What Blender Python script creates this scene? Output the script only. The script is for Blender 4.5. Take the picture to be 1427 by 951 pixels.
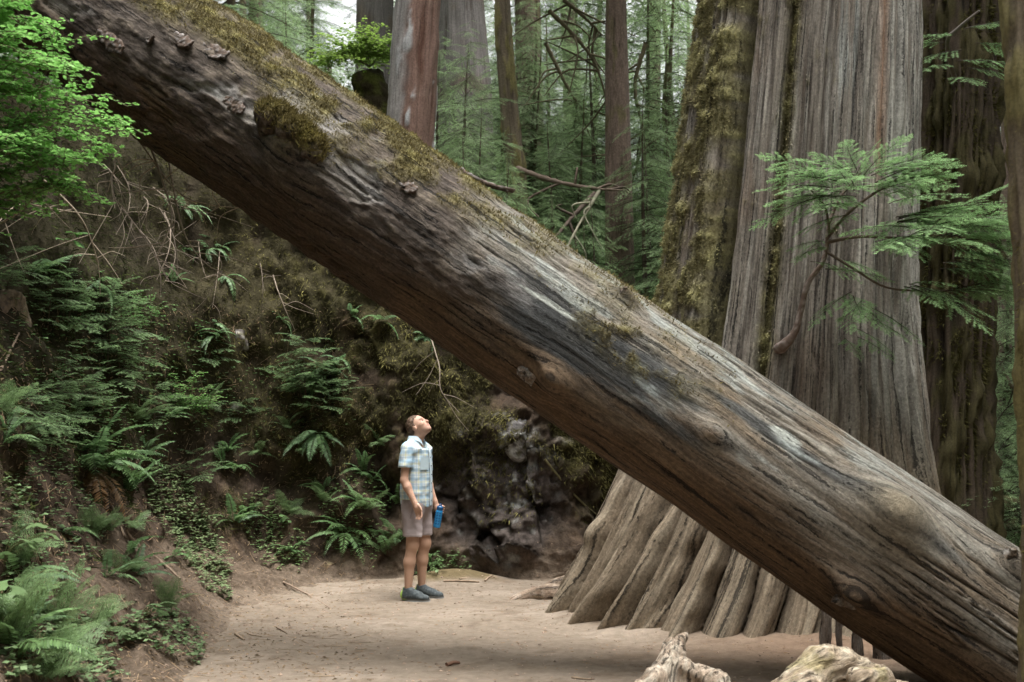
import bpy, math, random
import numpy as np
from mathutils import Vector, Matrix, Quaternion
from mathutils.bvhtree import BVHTree

R = math.radians
random.seed(7)
RNG = np.random.default_rng(11)
for o in list(bpy.data.objects):
    bpy.data.objects.remove(o)
scene = bpy.context.scene
COL = scene.collection

# ------------------------------------------------------------------ camera, sky, sun, exposure
FPX = 1585.0                       # focal length in pixels of the 1427 px wide photograph (40 mm)
CAM = np.array([0.0, 0.0, 1.6])
PITCH = math.atan((600 - 475.5) / FPX)
cd = bpy.data.cameras.new('camera')
cam = bpy.data.objects.new('camera', cd)
COL.objects.link(cam)
cam.location = CAM
cam.rotation_euler = (R(90) + PITCH, 0, 0)
cd.sensor_width = 36
cd.lens = FPX / 1427 * 36
cd.clip_end = 2000
cd.dof.use_dof = True
cd.dof.focus_distance = 9.6
cd.dof.aperture_fstop = 3.2
scene.camera = cam

SUN_EL, SUN_AZ = 77, 130           # degrees; azimuth clockwise from +Y
world = bpy.data.worlds.new('World')
scene.world = world
world.use_nodes = True
wn = world.node_tree
wn.nodes.clear()
sky = wn.nodes.new('ShaderNodeTexSky')
sky.sky_type = 'NISHITA'
sky.sun_disc = False
sky.sun_elevation = R(SUN_EL)
sky.sun_rotation = R(SUN_AZ)
sky.air_density = 1.0
sky.dust_density = 6.0
sky.ozone_density = 0.6
hs = wn.nodes.new('ShaderNodeHueSaturation')
hs.inputs['Saturation'].default_value = 0.10
bg = wn.nodes.new('ShaderNodeBackground')
bg.inputs['Strength'].default_value = 0.11
wo = wn.nodes.new('ShaderNodeOutputWorld')
wn.links.new(sky.outputs['Color'], hs.inputs['Color'])
wn.links.new(hs.outputs['Color'], bg.inputs['Color'])
wn.links.new(bg.outputs['Background'], wo.inputs['Surface'])

sl = bpy.data.lights.new('sun', 'SUN')
sl.energy = 1.5
sl.angle = R(35)
sl.color = (1.0, 0.97, 0.91)
sun = bpy.data.objects.new('sun', sl)
COL.objects.link(sun)
_el, _az = R(SUN_EL), R(SUN_AZ)
_sd = Vector((math.sin(_az) * math.cos(_el), math.cos(_az) * math.cos(_el), math.sin(_el)))
sun.rotation_euler = _sd.to_track_quat('Z', 'Y').to_euler()

scene.view_settings.view_transform = 'Standard'
scene.view_settings.look = 'None'
scene.view_settings.exposure = 2.0
scene.view_settings.gamma = 1.0
scene.view_settings.use_curve_mapping = False

# ------------------------------------------------------------------ helpers: projection
_cp, _sp = math.cos(PITCH), math.sin(PITCH)

def ray(px, py):
    cx = (px - 713.5) / FPX
    cy = (475.5 - py) / FPX
    return np.array([cx, _cp - cy * _sp, _sp + cy * _cp])

def P(px, py, Y):
    """the point at depth Y on the sight line through a pixel of the photograph"""
    d = ray(px, py)
    return CAM + d * (Y / d[1])

def proj(V):
    r = V - CAM
    zc = r[:, 1] * _cp + r[:, 2] * _sp
    yc = -r[:, 1] * _sp + r[:, 2] * _cp
    zc = np.where(np.abs(zc) < 1e-3, 1e-3, zc)
    return 713.5 + FPX * r[:, 0] / zc, 475.5 - FPX * yc / zc

# ------------------------------------------------------------------ helpers: noise
_G = np.array([(1, 1, 0), (-1, 1, 0), (1, -1, 0), (-1, -1, 0), (1, 0, 1), (-1, 0, 1), (1, 0, -1), (-1, 0, -1),
               (0, 1, 1), (0, -1, 1), (0, 1, -1), (0, -1, -1), (1, 1, 0), (0, -1, 1), (-1, 1, 0), (0, -1, -1)], dtype=np.float32)

def perlin(p):
    p = np.asarray(p, dtype=np.float64)
    i = np.floor(p).astype(np.int64)
    f = (p - i).astype(np.float32)
    u = f * f * f * (f * (f * 6 - 15) + 10)
    i = i.astype(np.uint32)
    out = []
    for dx in (0, 1):
        for dy in (0, 1):
            for dz in (0, 1):
                h = (i[:, 0] + np.uint32(dx)) * np.uint32(374761393) + (i[:, 1] + np.uint32(dy)) * np.uint32(668265263) + (i[:, 2] + np.uint32(dz)) * np.uint32(2246822519)
                h = (h ^ (h >> np.uint32(13))) * np.uint32(1274126177)
                h = h ^ (h >> np.uint32(16))
                g = _G[h & np.uint32(15)]
                out.append(g[:, 0] * (f[:, 0] - dx) + g[:, 1] * (f[:, 1] - dy) + g[:, 2] * (f[:, 2] - dz))
    a, b, c, d, e, f2, g2, h2 = out
    ux, uy, uz = u[:, 0], u[:, 1], u[:, 2]
    x00 = a + (b - a) * uz
    x01 = c + (d - c) * uz
    x10 = e + (f2 - e) * uz
    x11 = g2 + (h2 - g2) * uz
    y0 = x00 + (x01 - x00) * uy
    y1 = x10 + (x11 - x10) * uy
    return (y0 + (y1 - y0) * ux).astype(np.float64)

def fbm(p, scale=1.0, octv=4, gain=0.5, seed=0.0, ridged=False):
    p = np.asarray(p, float) * scale + seed * 17.31
    a, s, tot = 1.0, np.zeros(len(p)), 0.0
    for k in range(octv):
        n = perlin(p)
        if ridged:
            n = 1 - 2 * np.abs(n) * 1.4
        s += a * n
        tot += a
        p = p * 2.03 + 5.7
        a *= gain
    return s / tot

def sstep(a, b, x):
    t = np.clip((x - a) / (b - a), 0, 1)
    return t * t * (3 - 2 * t)

def mixc(c, d, m):
    """blend colour arrays c towards colour d by mask m"""
    return c * (1 - m[:, None]) + np.asarray(d, float)[None, :] * m[:, None]

# ------------------------------------------------------------------ helpers: meshes
def mesh_data(name, V, F, mat, smooth=True, col=None, grn=None):
    V = np.asarray(V, dtype=np.float32)
    Fs = F if isinstance(F, list) else [F]
    Fs = [np.asarray(f, dtype=np.int32) for f in Fs if len(f)]
    me = bpy.data.meshes.new(name)
    me.vertices.add(len(V))
    me.vertices.foreach_set('co', V.ravel())
    loops = np.concatenate([f.ravel() for f in Fs])
    tot = np.concatenate([np.full(len(f), f.shape[1], np.int32) for f in Fs])
    st = np.concatenate([[0], np.cumsum(tot)[:-1]]).astype(np.int32)
    me.loops.add(len(loops))
    me.loops.foreach_set('vertex_index', loops)
    me.polygons.add(len(tot))
    me.polygons.foreach_set('loop_start', st)
    me.polygons.foreach_set('loop_total', tot)
    me.polygons.foreach_set('use_smooth', np.full(len(tot), smooth, dtype=bool))
    if col is not None:
        a = me.attributes.new('col', 'FLOAT_COLOR', 'POINT')
        c = np.ones((len(V), 4), np.float32)
        c[:, :3] = np.clip(col, 0.002, 1)
        a.data.foreach_set('color', c.ravel())
    if grn is not None:
        a = me.attributes.new('grn', 'FLOAT_VECTOR', 'POINT')
        a.data.foreach_set('vector', np.asarray(grn, np.float32).ravel())
    me.update(calc_edges=True)
    me.validate()
    if mat is not None:
        me.materials.append(mat)
    return me

def link(name, data, parent=None, loc=None):
    o = bpy.data.objects.new(name, data)
    COL.objects.link(o)
    if parent is not None:
        o.parent = parent
    if loc is not None:
        o.location = loc
    return o

def mk(name, V, F, mat, parent=None, org=(0, 0, 0), smooth=True, col=None, grn=None):
    """one mesh object from world coordinates; org = world origin of the object (or of its root)"""
    V = np.asarray(V, float) - np.asarray(org, float)
    o = link(name, mesh_data(name, V, F, mat, smooth, col, grn), parent)
    if parent is None:
        o.location = org
    return o

def thing(name, label, cat, loc=(0, 0, 0), rot=(0, 0, 0), group=None):
    o = bpy.data.objects.new(name, None)
    o.empty_display_size = 0.1
    COL.objects.link(o)
    o.location = loc
    o.rotation_euler = rot
    return tag(o, label, cat, group)

def tag(o, label, cat, group=None):
    o['label'] = label
    o['category'] = cat
    if group:
        o['group'] = group
    return o

def copy_tree(o, parent=None):
    c = o.copy()
    COL.objects.link(c)
    c.parent = parent
    for ch in [x for x in COL.objects if x.parent == o]:
        copy_tree(ch, c)
    return c

def gridf(nu, nv, wrap=False):
    """quads of a nu x nv vertex grid (v fastest); wrap closes v"""
    i, j = np.meshgrid(np.arange(nu - 1), np.arange(nv if wrap else nv - 1), indexing='ij')
    j2 = (j + 1) % nv
    return np.stack([i * nv + j, (i + 1) * nv + j, (i + 1) * nv + j2, i * nv + j2], -1).reshape(-1, 4)

def catmull(pts, n):
    pts = np.asarray(pts, float)
    m = len(pts)
    t = np.linspace(0, m - 1, n)
    i = np.clip(np.floor(t).astype(int), 0, m - 2)
    f = (t - i)[:, None]
    p0, p1, p2, p3 = pts[np.clip(i - 1, 0, m - 1)], pts[i], pts[i + 1], pts[np.clip(i + 2, 0, m - 1)]
    return 0.5 * (2 * p1 + (p2 - p0) * f + (2 * p0 - 5 * p1 + 4 * p2 - p3) * f * f + (3 * p1 - p0 - 3 * p2 + p3) * f ** 3)

def frames(C):
    """tangent and two stable normals along a polyline"""
    T = np.gradient(C, axis=0)
    T /= np.linalg.norm(T, axis=1)[:, None] + 1e-12
    up = np.array([0, 0, 1.0]) if abs(T[0, 2]) < 0.9 else np.array([1.0, 0, 0])
    N = np.zeros_like(T)
    n = up - T[0] * np.dot(up, T[0])
    n /= np.linalg.norm(n)
    for k in range(len(T)):
        n = n - T[k] * np.dot(n, T[k])
        n /= np.linalg.norm(n) + 1e-12
        N[k] = n
    return T, N, np.cross(T, N)

def tube(C, rad, n=6, caps=True):
    C = np.asarray(C, float)
    rad = np.broadcast_to(np.asarray(rad, float), (len(C),))
    T, N, B = frames(C)
    a = np.linspace(0, 2 * np.pi, n, endpoint=False)
    V = C[:, None, :] + rad[:, None, None] * (np.cos(a)[None, :, None] * N[:, None, :] + np.sin(a)[None, :, None] * B[:, None, :])
    V = V.reshape(-1, 3)
    F = [gridf(len(C), n, True)]
    if caps:
        V = np.vstack([V, C[0], C[-1]])
        k = np.arange(n)
        e = (len(C) - 1) * n
        F.append(np.stack([np.full(n, len(V) - 2), (k + 1) % n, k], -1))
        F.append(np.stack([np.full(n, len(V) - 1), e + k, e + (k + 1) % n], -1))
    return V, F

class Soup:
    """collects pieces of ONE part (the leaves of one plant ...)"""
    def __init__(s):
        s.V, s.F3, s.F4, s.C, s.n = [], [], [], [], 0
    def add(s, V, F, c):
        V = np.asarray(V, float)
        for f in (F if isinstance(F, list) else [F]):
            f = np.asarray(f)
            if len(f):
                (s.F3 if f.shape[1] == 3 else s.F4).append(f + s.n)
        c = np.asarray(c, float)
        s.C.append(np.broadcast_to(c, (len(V), 3)) if c.ndim == 1 else c)
        s.V.append(V)
        s.n += len(V)
    def data(s):
        F = []
        if s.F3: F.append(np.concatenate(s.F3))
        if s.F4: F.append(np.concatenate(s.F4))
        return np.concatenate(s.V), F, np.concatenate(s.C)
    def mesh(s, name, mat, smooth=False):
        V, F, C = s.data()
        return mesh_data(name, V, F, mat, smooth, C)
    def build(s, name, mat, parent=None, org=(0, 0, 0), smooth=False):
        V, F, C = s.data()
        return mk(name, V, F, mat, parent, org, smooth, C)

# surface nets for the man and the gnarled roots
class Sdf:
    def __init__(s, lo, hi, h):
        s.lo, s.h = np.asarray(lo, float), h
        s.n = np.ceil((np.asarray(hi) - s.lo) / h).astype(int) + 1
        s.f = np.full(s.n, 9.0)
        s.ax = [s.lo[k] + h * np.arange(s.n[k]) for k in range(3)]
    def blk(s, lo, hi):
        sl_ = []
        for k in range(3):
            a = int(np.clip(np.floor((lo[k] - s.lo[k]) / s.h), 0, s.n[k] - 1))
            b = int(np.clip(np.ceil((hi[k] - s.lo[k]) / s.h) + 1, a + 1, s.n[k]))
            sl_.append(slice(a, b))
        g = np.meshgrid(*[s.ax[k][sl_[k]] for k in range(3)], indexing='ij')
        return tuple(sl_), np.stack(g, -1)
    def put(s, sl_, d, k, op='add'):
        a = s.f[sl_]
        if op == 'cut':
            d = -d
            h = np.clip(0.5 - 0.5 * (d - a) / k, 0, 1)
            h = np.clip(0.5 + 0.5 * (d - a) / k, 0, 1)
            s.f[sl_] = a + (d - a) * h + k * h * (1 - h)
        else:
            h = np.clip(0.5 + 0.5 * (a - d) / k, 0, 1)
            s.f[sl_] = a + (d - a) * h - k * h * (1 - h)
    def cap(s, a, b, ra, rb, k=0.02, op='add'):
        a, b = np.asarray(a, float), np.asarray(b, float)
        m = max(ra, rb) + 2.5 * k + 2 * s.h
        sl_, p = s.blk(np.minimum(a, b) - m, np.maximum(a, b) + m)
        ab = b - a
        t = np.clip(((p - a) @ ab) / (ab @ ab + 1e-12), 0, 1)
        d = np.linalg.norm(p - a - t[..., None] * ab, axis=-1) - (ra + (rb - ra) * t)
        s.put(sl_, d, k, op)
    def ell(s, c, r, k=0.02, rot=None, op='add'):
        c, r = np.asarray(c, float), np.asarray(r, float)
        m = r.max() + 2.5 * k + 2 * s.h
        sl_, p = s.blk(c - m, c + m)
        q = p - c
        if rot is not None:
            q = q @ np.asarray(rot)          # columns of rot = local axes
        k0 = np.linalg.norm(q / r, axis=-1)
        k1 = np.linalg.norm(q / (r * r), axis=-1) + 1e-9
        s.put(sl_, k0 * (k0 - 1) / k1, k, op)
    def slab(s, nrm, off, k=0.005):
        """keep only p.n < off"""
        g = np.stack(np.meshgrid(*s.ax, indexing='ij'), -1)
        d = g @ np.asarray(nrm, float) - off
        s.f = np.maximum(s.f, d)
    def noise(s, amp, scale, seed=0, octv=3, stretch=(1, 1, 1)):
        m = np.abs(s.f) < 6 * amp + 2 * s.h
        idx = np.argwhere(m)
        s.f[m] += amp * fbm((s.lo + idx * s.h) * np.asarray(stretch), scale, octv, seed=seed)
    def mesh(s):
        f = s.f
        sg = f < 0
        nx, ny, nz = f.shape
        cs = [(a, b, c) for a in (0, 1) for b in (0, 1) for c in (0, 1)]
        cnt = sum(sg[a:nx - 1 + a, b:ny - 1 + b, c:nz - 1 + c].astype(np.int8) for a, b, c in cs)
        I = np.argwhere((cnt > 0) & (cnt < 8))
        idx = np.full((nx - 1, ny - 1, nz - 1), -1, np.int64)
        idx[I[:, 0], I[:, 1], I[:, 2]] = np.arange(len(I))
        acc = np.zeros((len(I), 3))
        num = np.zeros(len(I))
        for a in cs:
            for ax in range(3):
                if a[ax] == 0:
                    b = list(a); b[ax] = 1
                    fa = f[I[:, 0] + a[0], I[:, 1] + a[1], I[:, 2] + a[2]]
                    fb = f[I[:, 0] + b[0], I[:, 1] + b[1], I[:, 2] + b[2]]
                    c = (fa < 0) != (fb < 0)
                    t = np.where(c, fa / np.where(c, fa - fb, 1), 0)
                    pt = np.array(a, float)[None, :].repeat(len(I), 0)
                    pt[:, ax] += t
                    acc[c] += pt[c]
                    num[c] += 1
        V = s.lo + s.h * (I + acc / num[:, None])
        Q = []
        for ax in range(3):
            o1, o2 = (ax + 1) % 3, (ax + 2) % 3
            sa = [slice(1, -1)] * 3; sb = [slice(1, -1)] * 3
            sa[ax] = slice(0, -1); sb[ax] = slice(1, None)
            A, B = sg[tuple(sa)], sg[tuple(sb)]
            for flip in (False, True):
                E = np.argwhere((A & ~B) if not flip else (~A & B))
                if not len(E): continue
                g = E.copy(); g[:, o1] += 1; g[:, o2] += 1
                q = []
                for d1, d2 in ((-1, -1), (0, -1), (0, 0), (-1, 0)):
                    h = g.copy(); h[:, o1] += d1; h[:, o2] += d2
                    q.append(idx[h[:, 0], h[:, 1], h[:, 2]])
                q = np.stack(q if not flip else q[::-1], -1)
                Q.append(q[(q >= 0).all(1)])
        return V, np.concatenate(Q)

# ------------------------------------------------------------------ materials
def organic(name, grain=False, fs=30.0, contrast=0.35, bump=0.4, dist=0.01, rough=0.9, transl=0.0, spec=0.25, cracks=0.0, detail=6.0, tint=None):
    """colour from the 'col' attribute (large patches), fine grain and relief from noise"""
    m = bpy.data.materials.new(name)
    m.use_nodes = True
    nt = m.node_tree
    N, L = nt.nodes, nt.links
    pb = N['Principled BSDF']
    out = N['Material Output']
    at = N.new('ShaderNodeAttribute'); at.attribute_name = 'col'
    if grain:
        co = N.new('ShaderNodeAttribute'); co.attribute_name = 'grn'
        t0 = N.new('ShaderNodeTexCoord')
        nj = N.new('ShaderNodeTexNoise'); nj.inputs['Scale'].default_value = 22.0; nj.inputs['Detail'].default_value = 5.0; nj.inputs['Roughness'].default_value = 0.7
        L.new(t0.outputs['Object'], nj.inputs['Vector'])
        sj = N.new('ShaderNodeVectorMath'); sj.operation = 'SCALE'; sj.inputs['Scale'].default_value = 0.38
        L.new(nj.outputs['Color'], sj.inputs[0])
        aj = N.new('ShaderNodeVectorMath'); aj.operation = 'ADD'
        L.new(co.outputs['Vector'], aj.inputs[0]); L.new(sj.outputs['Vector'], aj.inputs[1])
        vec = aj.outputs['Vector']
    else:
        co = N.new('ShaderNodeTexCoord'); vec = co.outputs['Object']
    n1 = N.new('ShaderNodeTexNoise'); n1.inputs['Scale'].default_value = fs; n1.inputs['Detail'].default_value = detail
    n1.inputs['Roughness'].default_value = 0.72
    L.new(vec, n1.inputs['Vector'])
    mr = N.new('ShaderNodeMapRange')
    mr.inputs['From Min'].default_value = 0.25; mr.inputs['From Max'].default_value = 0.75
    mr.inputs['To Min'].default_value = 1 - contrast; mr.inputs['To Max'].default_value = 1 + contrast
    L.new(n1.outputs['Fac'], mr.inputs['Value'])
    mul = N.new('ShaderNodeVectorMath'); mul.operation = 'SCALE'
    L.new(at.outputs['Color'], mul.inputs[0])
    val = mr.outputs['Result']
    hgt = n1.outputs['Fac']
    if cracks > 0:                       # lens-shaped checks along the grain
        sc = N.new('ShaderNodeMapping'); sc.inputs['Scale'].default_value = (1.0, 1.6, 1.6)
        L.new(vec, sc.inputs['Vector'])
        n2 = N.new('ShaderNodeTexNoise'); n2.inputs['Scale'].default_value = fs * 0.5; n2.inputs['Detail'].default_value = 4.0
        L.new(sc.outputs['Vector'], n2.inputs['Vector'])
        m2 = N.new('ShaderNodeMapRange'); m2.inputs['From Min'].default_value = 0.34; m2.inputs['From Max'].default_value = 0.43
        m2.inputs['To Min'].default_value = 1 - cracks; m2.inputs['To Max'].default_value = 1.0
        L.new(n2.outputs['Fac'], m2.inputs['Value'])
        tc = N.new('ShaderNodeTexCoord')
        n3 = N.new('ShaderNodeTexNoise'); n3.inputs['Scale'].default_value = 45.0; n3.inputs['Detail'].default_value = 5.0
        L.new(tc.outputs['Object'], n3.inputs['Vector'])
        m3 = N.new('ShaderNodeMapRange'); m3.inputs['From Min'].default_value = 0.3; m3.inputs['From Max'].default_value = 0.7
        m3.inputs['To Min'].default_value = 0.78; m3.inputs['To Max'].default_value = 1.22
        L.new(n3.outputs['Fac'], m3.inputs['Value'])
        mm = N.new('ShaderNodeMath'); mm.operation = 'MULTIPLY'
        L.new(val, mm.inputs[0]); L.new(m2.outputs['Result'], mm.inputs[1])
        m4 = N.new('ShaderNodeMath'); m4.operation = 'MULTIPLY'
        L.new(mm.outputs[0], m4.inputs[0]); L.new(m3.outputs['Result'], m4.inputs[1])
        val = m4.outputs[0]
        mh = N.new('ShaderNodeMath'); mh.operation = 'MULTIPLY'
        L.new(hgt, mh.inputs[0]); L.new(m2.outputs['Result'], mh.inputs[1])
        hgt = mh.outputs[0]
    L.new(val, mul.inputs['Scale'])
    L.new(mul.outputs['Vector'], pb.inputs['Base Color'])
    pb.inputs['Roughness'].default_value = rough
    pb.inputs['Specular IOR Level'].default_value = spec
    if bump > 0:
        bp = N.new('ShaderNodeBump'); bp.inputs['Strength'].default_value = bump; bp.inputs['Distance'].default_value = dist
        L.new(hgt, bp.inputs['Height'])
        L.new(bp.outputs['Normal'], pb.inputs['Normal'])
    if transl > 0:
        tr = N.new('ShaderNodeBsdfTranslucent')
        L.new(mul.outputs['Vector'], tr.inputs['Color'])
        mx = N.new('ShaderNodeMixShader'); mx.inputs['Fac'].default_value = transl
        L.new(pb.outputs['BSDF'], mx.inputs[1]); L.new(tr.outputs['BSDF'], mx.inputs[2])
        L.new(mx.outputs['Shader'], out.inputs['Surface'])
    return m

M_log = organic('weathered_wood', grain=True, fs=4.0, contrast=0.9, bump=1.0, dist=0.045, rough=0.88, cracks=0.85)
M_bark = organic('stringy_bark', grain=True, fs=4.0, contrast=0.75, bump=0.9, dist=0.035, rough=0.9, cracks=0.8)
M_trunk = organic('trunk_bark', grain=True, fs=3.0, contrast=0.45, bump=0.7, dist=0.03, rough=0.95, cracks=0.3)
M_soil = organic('soil', fs=18.0, contrast=0.65, bump=1.0, dist=0.04, rough=1.0, spec=0.1, detail=10)
M_dirt = organic('trail_dirt', fs=11.0, contrast=0.32, bump=0.8, dist=0.03, rough=1.0, spec=0.1, detail=12)
M_rock = organic('rock', fs=11.0, contrast=0.5, bump=0.8, dist=0.03, rough=0.75, cracks=0.5, detail=9)
M_leaf = organic('leaf', fs=40.0, contrast=0.15, bump=0, rough=0.5, transl=0.42, spec=0.4)
M_needle = organic('needle', fs=12.0, contrast=0.25, bump=0, rough=0.6, transl=0.45, spec=0.3)
M_moss = organic('moss', fs=25.0, contrast=0.35, bump=0, rough=1.0, transl=0.25, spec=0.05)
M_twig = organic('twig', fs=30.0, contrast=0.3, bump=0.3, dist=0.004, rough=0.9)
M_root = organic('driftwood', grain=True, fs=2.2, contrast=0.75, bump=0.9, dist=0.02, rough=0.9, cracks=0.75)
M_cloth = organic('cloth', fs=120.0, contrast=0.08, bump=0.25, dist=0.003, rough=0.9, spec=0.15)
M_skin = organic('skin', fs=60.0, contrast=0.06, bump=0.1, dist=0.002, rough=0.55, spec=0.35)
M_hair = organic('hair', fs=160.0, contrast=0.4, bump=0.6, dist=0.006, rough=0.6)
M_shoe = organic('shoe', fs=200.0, contrast=0.15, bump=0.2, dist=0.002, rough=0.7)
M_bottle = organic('bottle_plastic', fs=5.0, contrast=0.03, bump=0, rough=0.25, spec=0.5, transl=0.15)

# ------------------------------------------------------------------ terrain: the bank (hillside) and the trail floor
#           toe x, toe y, profile
_dL = [-0.5, 0, 0.35, 0.8, 1.2, 1.55, 1.95, 2.6, 3.4, 5.0, 10, 30, 75]
_zL = [-0.10, 0.02, 0.22, 0.72, 1.25, 2.1, 3.5, 5.0, 6.2, 6.8, 7.2, 8, 12]
_dC = [-0.5, 0, 0.45, 0.85, 1.1, 1.3, 1.5, 1.9, 2.6, 3.8, 10, 30, 75]
_zC = [-0.10, 0.02, 0.20, 0.50, 0.95, 1.9, 3.1, 4.5, 5.3, 5.6, 6.0, 8, 12]
_dW = [-0.5, 0, 0.10, 0.22, 0.32, 0.45, 0.7, 1.1, 1.8, 3.0, 10, 30, 75]
_zW = [-0.10, 0.02, 0.35, 0.9, 1.5, 2.1, 2.7, 3.1, 3.3, 3.4, 3.8, 6, 10]
_zR = [-0.10, 0.02, 0.25, 0.6, 1.0, 1.35, 1.7, 1.9, 2.0, 2.1, 2.4, 4, 7]
_zE = [-0.30, -0.2, -0.2, -0.2, -0.2, -0.2, -0.2, -0.2, -0.2, -0.2, -0.2, -0.2, -0.2]
CTRL = [((-1.3, 1.0), _dL, _zL), ((-1.65, 4.5), _dL, _zL), ((-2.05, 7.2), _dL, _zL), ((-2.4, 9.2), _dL, _zL),
        ((-2.5, 10.7), _dC, _zC), ((-2.15, 11.9), _dC, _zC), ((-1.3, 12.5), _dW, [z * 1.3 for z in _zW]), ((-0.5, 12.5), _dW, _zW),
        ((0.4, 12.3), _dW, _zW), ((1.6, 12.9), _dW, [z * .85 for z in _zW]), ((3.5, 14.0), _dW, _zR), ((6.5, 15.0), _dW, [z * .5 for z in _zR]), ((11, 16), _dW, _zE)]
NU, NVV = 690, 255
toe = catmull([c[0] for c in CTRL], NU)
dd = catmull([c[1] for c in CTRL], NU)
zz = catmull([c[2] for c in CTRL], NU)
tg = np.gradient(toe, axis=0)
ker = np.ones(61) / 61
tgs = np.stack([np.convolve(np.pad(tg[:, k], 30, mode='edge'), ker, mode='valid') for k in range(2)], -1)
tgs /= np.linalg.norm(tgs, axis=1)[:, None]
nrm = np.stack([-tgs[:, 1], tgs[:, 0]], -1)
# v: dense on the visible face, coarse on the far plateau
st = np.concatenate([np.linspace(0, 9, NVV - 40, endpoint=False), np.linspace(9, 12, 40)])
i0 = np.clip(np.floor(st).astype(int), 0, 11)
ff = (st - i0)
D = dd[:, i0] * (1 - ff) + dd[:, i0 + 1] * ff
Z = zz[:, i0] * (1 - ff) + zz[:, i0 + 1] * ff
BV = np.empty((NU, NVV, 3))
BV[..., 0] = toe[:, None, 0] + nrm[:, None, 0] * D
BV[..., 1] = toe[:, None, 1] + nrm[:, None, 1] * D
BV[..., 2] = Z
gu = np.gradient(BV, axis=0); gv = np.gradient(BV, axis=1)
nn = np.cross(gu, gv)
nn /= np.linalg.norm(nn, axis=2)[..., None] + 1e-12
flat = BV.reshape(-1, 3)
nf = nn.reshape(-1, 3)
if nf[NVV * (NU * 2 // 3) + 60, 1] > 0:
    nf = -nf
steep = 1 - np.abs(nf[:, 2])
vv = np.tile(st, NU)
amp = sstep(0.6, 2.6, vv) * (1 - 0.3 * sstep(8.5, 10, vv))
uu = np.repeat(np.linspace(0, 12, NU), NVV)
wallm = sstep(4.6, 5.8, uu)                   # 0 = dirt bank on the left, 1 = rock wall
warp = np.stack([fbm(flat, 0.9, 3, seed=s) for s in (3, 4, 5)], -1)
lump = fbm(flat + 0.25 * warp, 1.1, 4, seed=1)
mid = .25 + .9 * fbm((flat + 0.2 * warp) * [1, 1, .65], 2.4, 4, seed=2) - .35 * np.abs(fbm(flat * [1, 1, .5], 1.7, 3, seed=102))
fine = fbm(flat, 9.0, 3, seed=6)
disp = amp * ((0.30 + 0.20 * wallm) * lump + (0.14 + 0.22 * wallm) * (mid - 0.25) + (0.04 + 0.02 * wallm) * fine) + 0.012 * fine
# broken rock faces: every cell of a jittered lattice is its own tilted facet
def facets(p, size, seed):
    q = p / size
    b = np.floor(q).astype(np.int64)
    best = np.full(len(p), 9.0); val = np.zeros(len(p)); sec = np.full(len(p), 9.0)
    for dx in (-1, 0, 1):
        for dy in (-1, 0, 1):
            for dz in (-1, 0, 1):
                cidx = b + np.array([dx, dy, dz])
                hsh = [np.modf(np.abs(np.sin(cidx @ np.array(k_) + seed) * 43758.5453))[0] for k_ in ((12.99, 78.23, 37.7), (39.35, 11.13, 83.2), (73.1, 52.2, 9.15), (27.2, 91.7, 61.3))]
                cc = cidx + np.stack(hsh[:3], -1)
                dlt = q - cc
                dd_ = np.linalg.norm(dlt, axis=1)
                nearer = dd_ < best
                sec = np.where(nearer, best, np.minimum(sec, dd_))
                g = np.stack(hsh[1:4], -1) - .5
                val = np.where(nearer, (dlt * g).sum(1) * 1.3 + (hsh[3] - .5) * .8, val)
                best = np.where(nearer, dd_, best)
    return val, sec - best
px, py = proj(flat)
rockc = np.exp(-(((px - 700) / 85) ** 2 + ((py - 695) / 105) ** 2)) * (flat[:, 1] > 11.5)
rk = sstep(0.25, 0.6, rockc + 0.35 * fbm(flat, 3.0, 3, seed=14)) * sstep(1.0, 1.6, vv)
sel = (uu > 3.5) & (uu < 10.6) & (vv > .8) & (vv < 8)
fv = np.zeros(len(flat)); fe = np.ones(len(flat))
fv[sel], fe[sel] = facets(flat[sel] + 0.10 * warp[sel], 0.50, 3.3)
f2 = np.zeros(len(flat)); f2[sel] = facets(flat[sel] + 0.06 * warp[sel], 0.15, 7.1)[0]
disp += sstep(.8, 1.8, vv) * wallm * (0.09 + .16 * rk) * (fv + (.1 + .25 * rk) * f2)
# streaks and gullies running down the dirt bank
gul = fbm(np.stack([uu * 9, vv * 1.0, 0 * vv], -1), 1.0, 4, seed=8)
disp += (1 - wallm) * sstep(0.2, 1.5, vv) * 0.10 * gul
flat = flat + nf * disp[:, None]
# colour: trodden dirt at the foot, dark soil above it, moss on the lumps, bare rock in one patch, painted shade at upper left
nz1 = fbm(flat, 1.6, 4, seed=12)
nz2 = fbm(flat, 5.0, 3, seed=13)
c = np.tile(np.array([0.062, 0.045, 0.033]), (len(flat), 1))
c = mixc(c, (0.115, 0.080, 0.056), sstep(0.0, 0.35, nz2) * 0.7)
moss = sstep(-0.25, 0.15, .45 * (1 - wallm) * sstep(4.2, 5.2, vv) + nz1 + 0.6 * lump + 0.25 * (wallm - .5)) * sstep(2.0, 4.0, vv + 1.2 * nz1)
c = mixc(c, (0.030, 0.025, 0.017), (1 - wallm) * sstep(4.0, 5.0, vv) * .9)  # deep shade below the log, painted into the upper left bank
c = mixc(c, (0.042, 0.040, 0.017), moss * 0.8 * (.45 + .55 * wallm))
c = mixc(c, (0.085, 0.077, 0.030), wallm * moss * sstep(0.05, 0.35, nz2) * 0.8)
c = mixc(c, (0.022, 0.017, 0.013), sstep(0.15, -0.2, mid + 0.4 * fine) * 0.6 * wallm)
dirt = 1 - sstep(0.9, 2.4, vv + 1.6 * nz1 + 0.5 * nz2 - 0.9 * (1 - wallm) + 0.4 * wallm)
c = mixc(c, (0.120, 0.090, 0.066), sstep(.0, .5, dirt))
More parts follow.
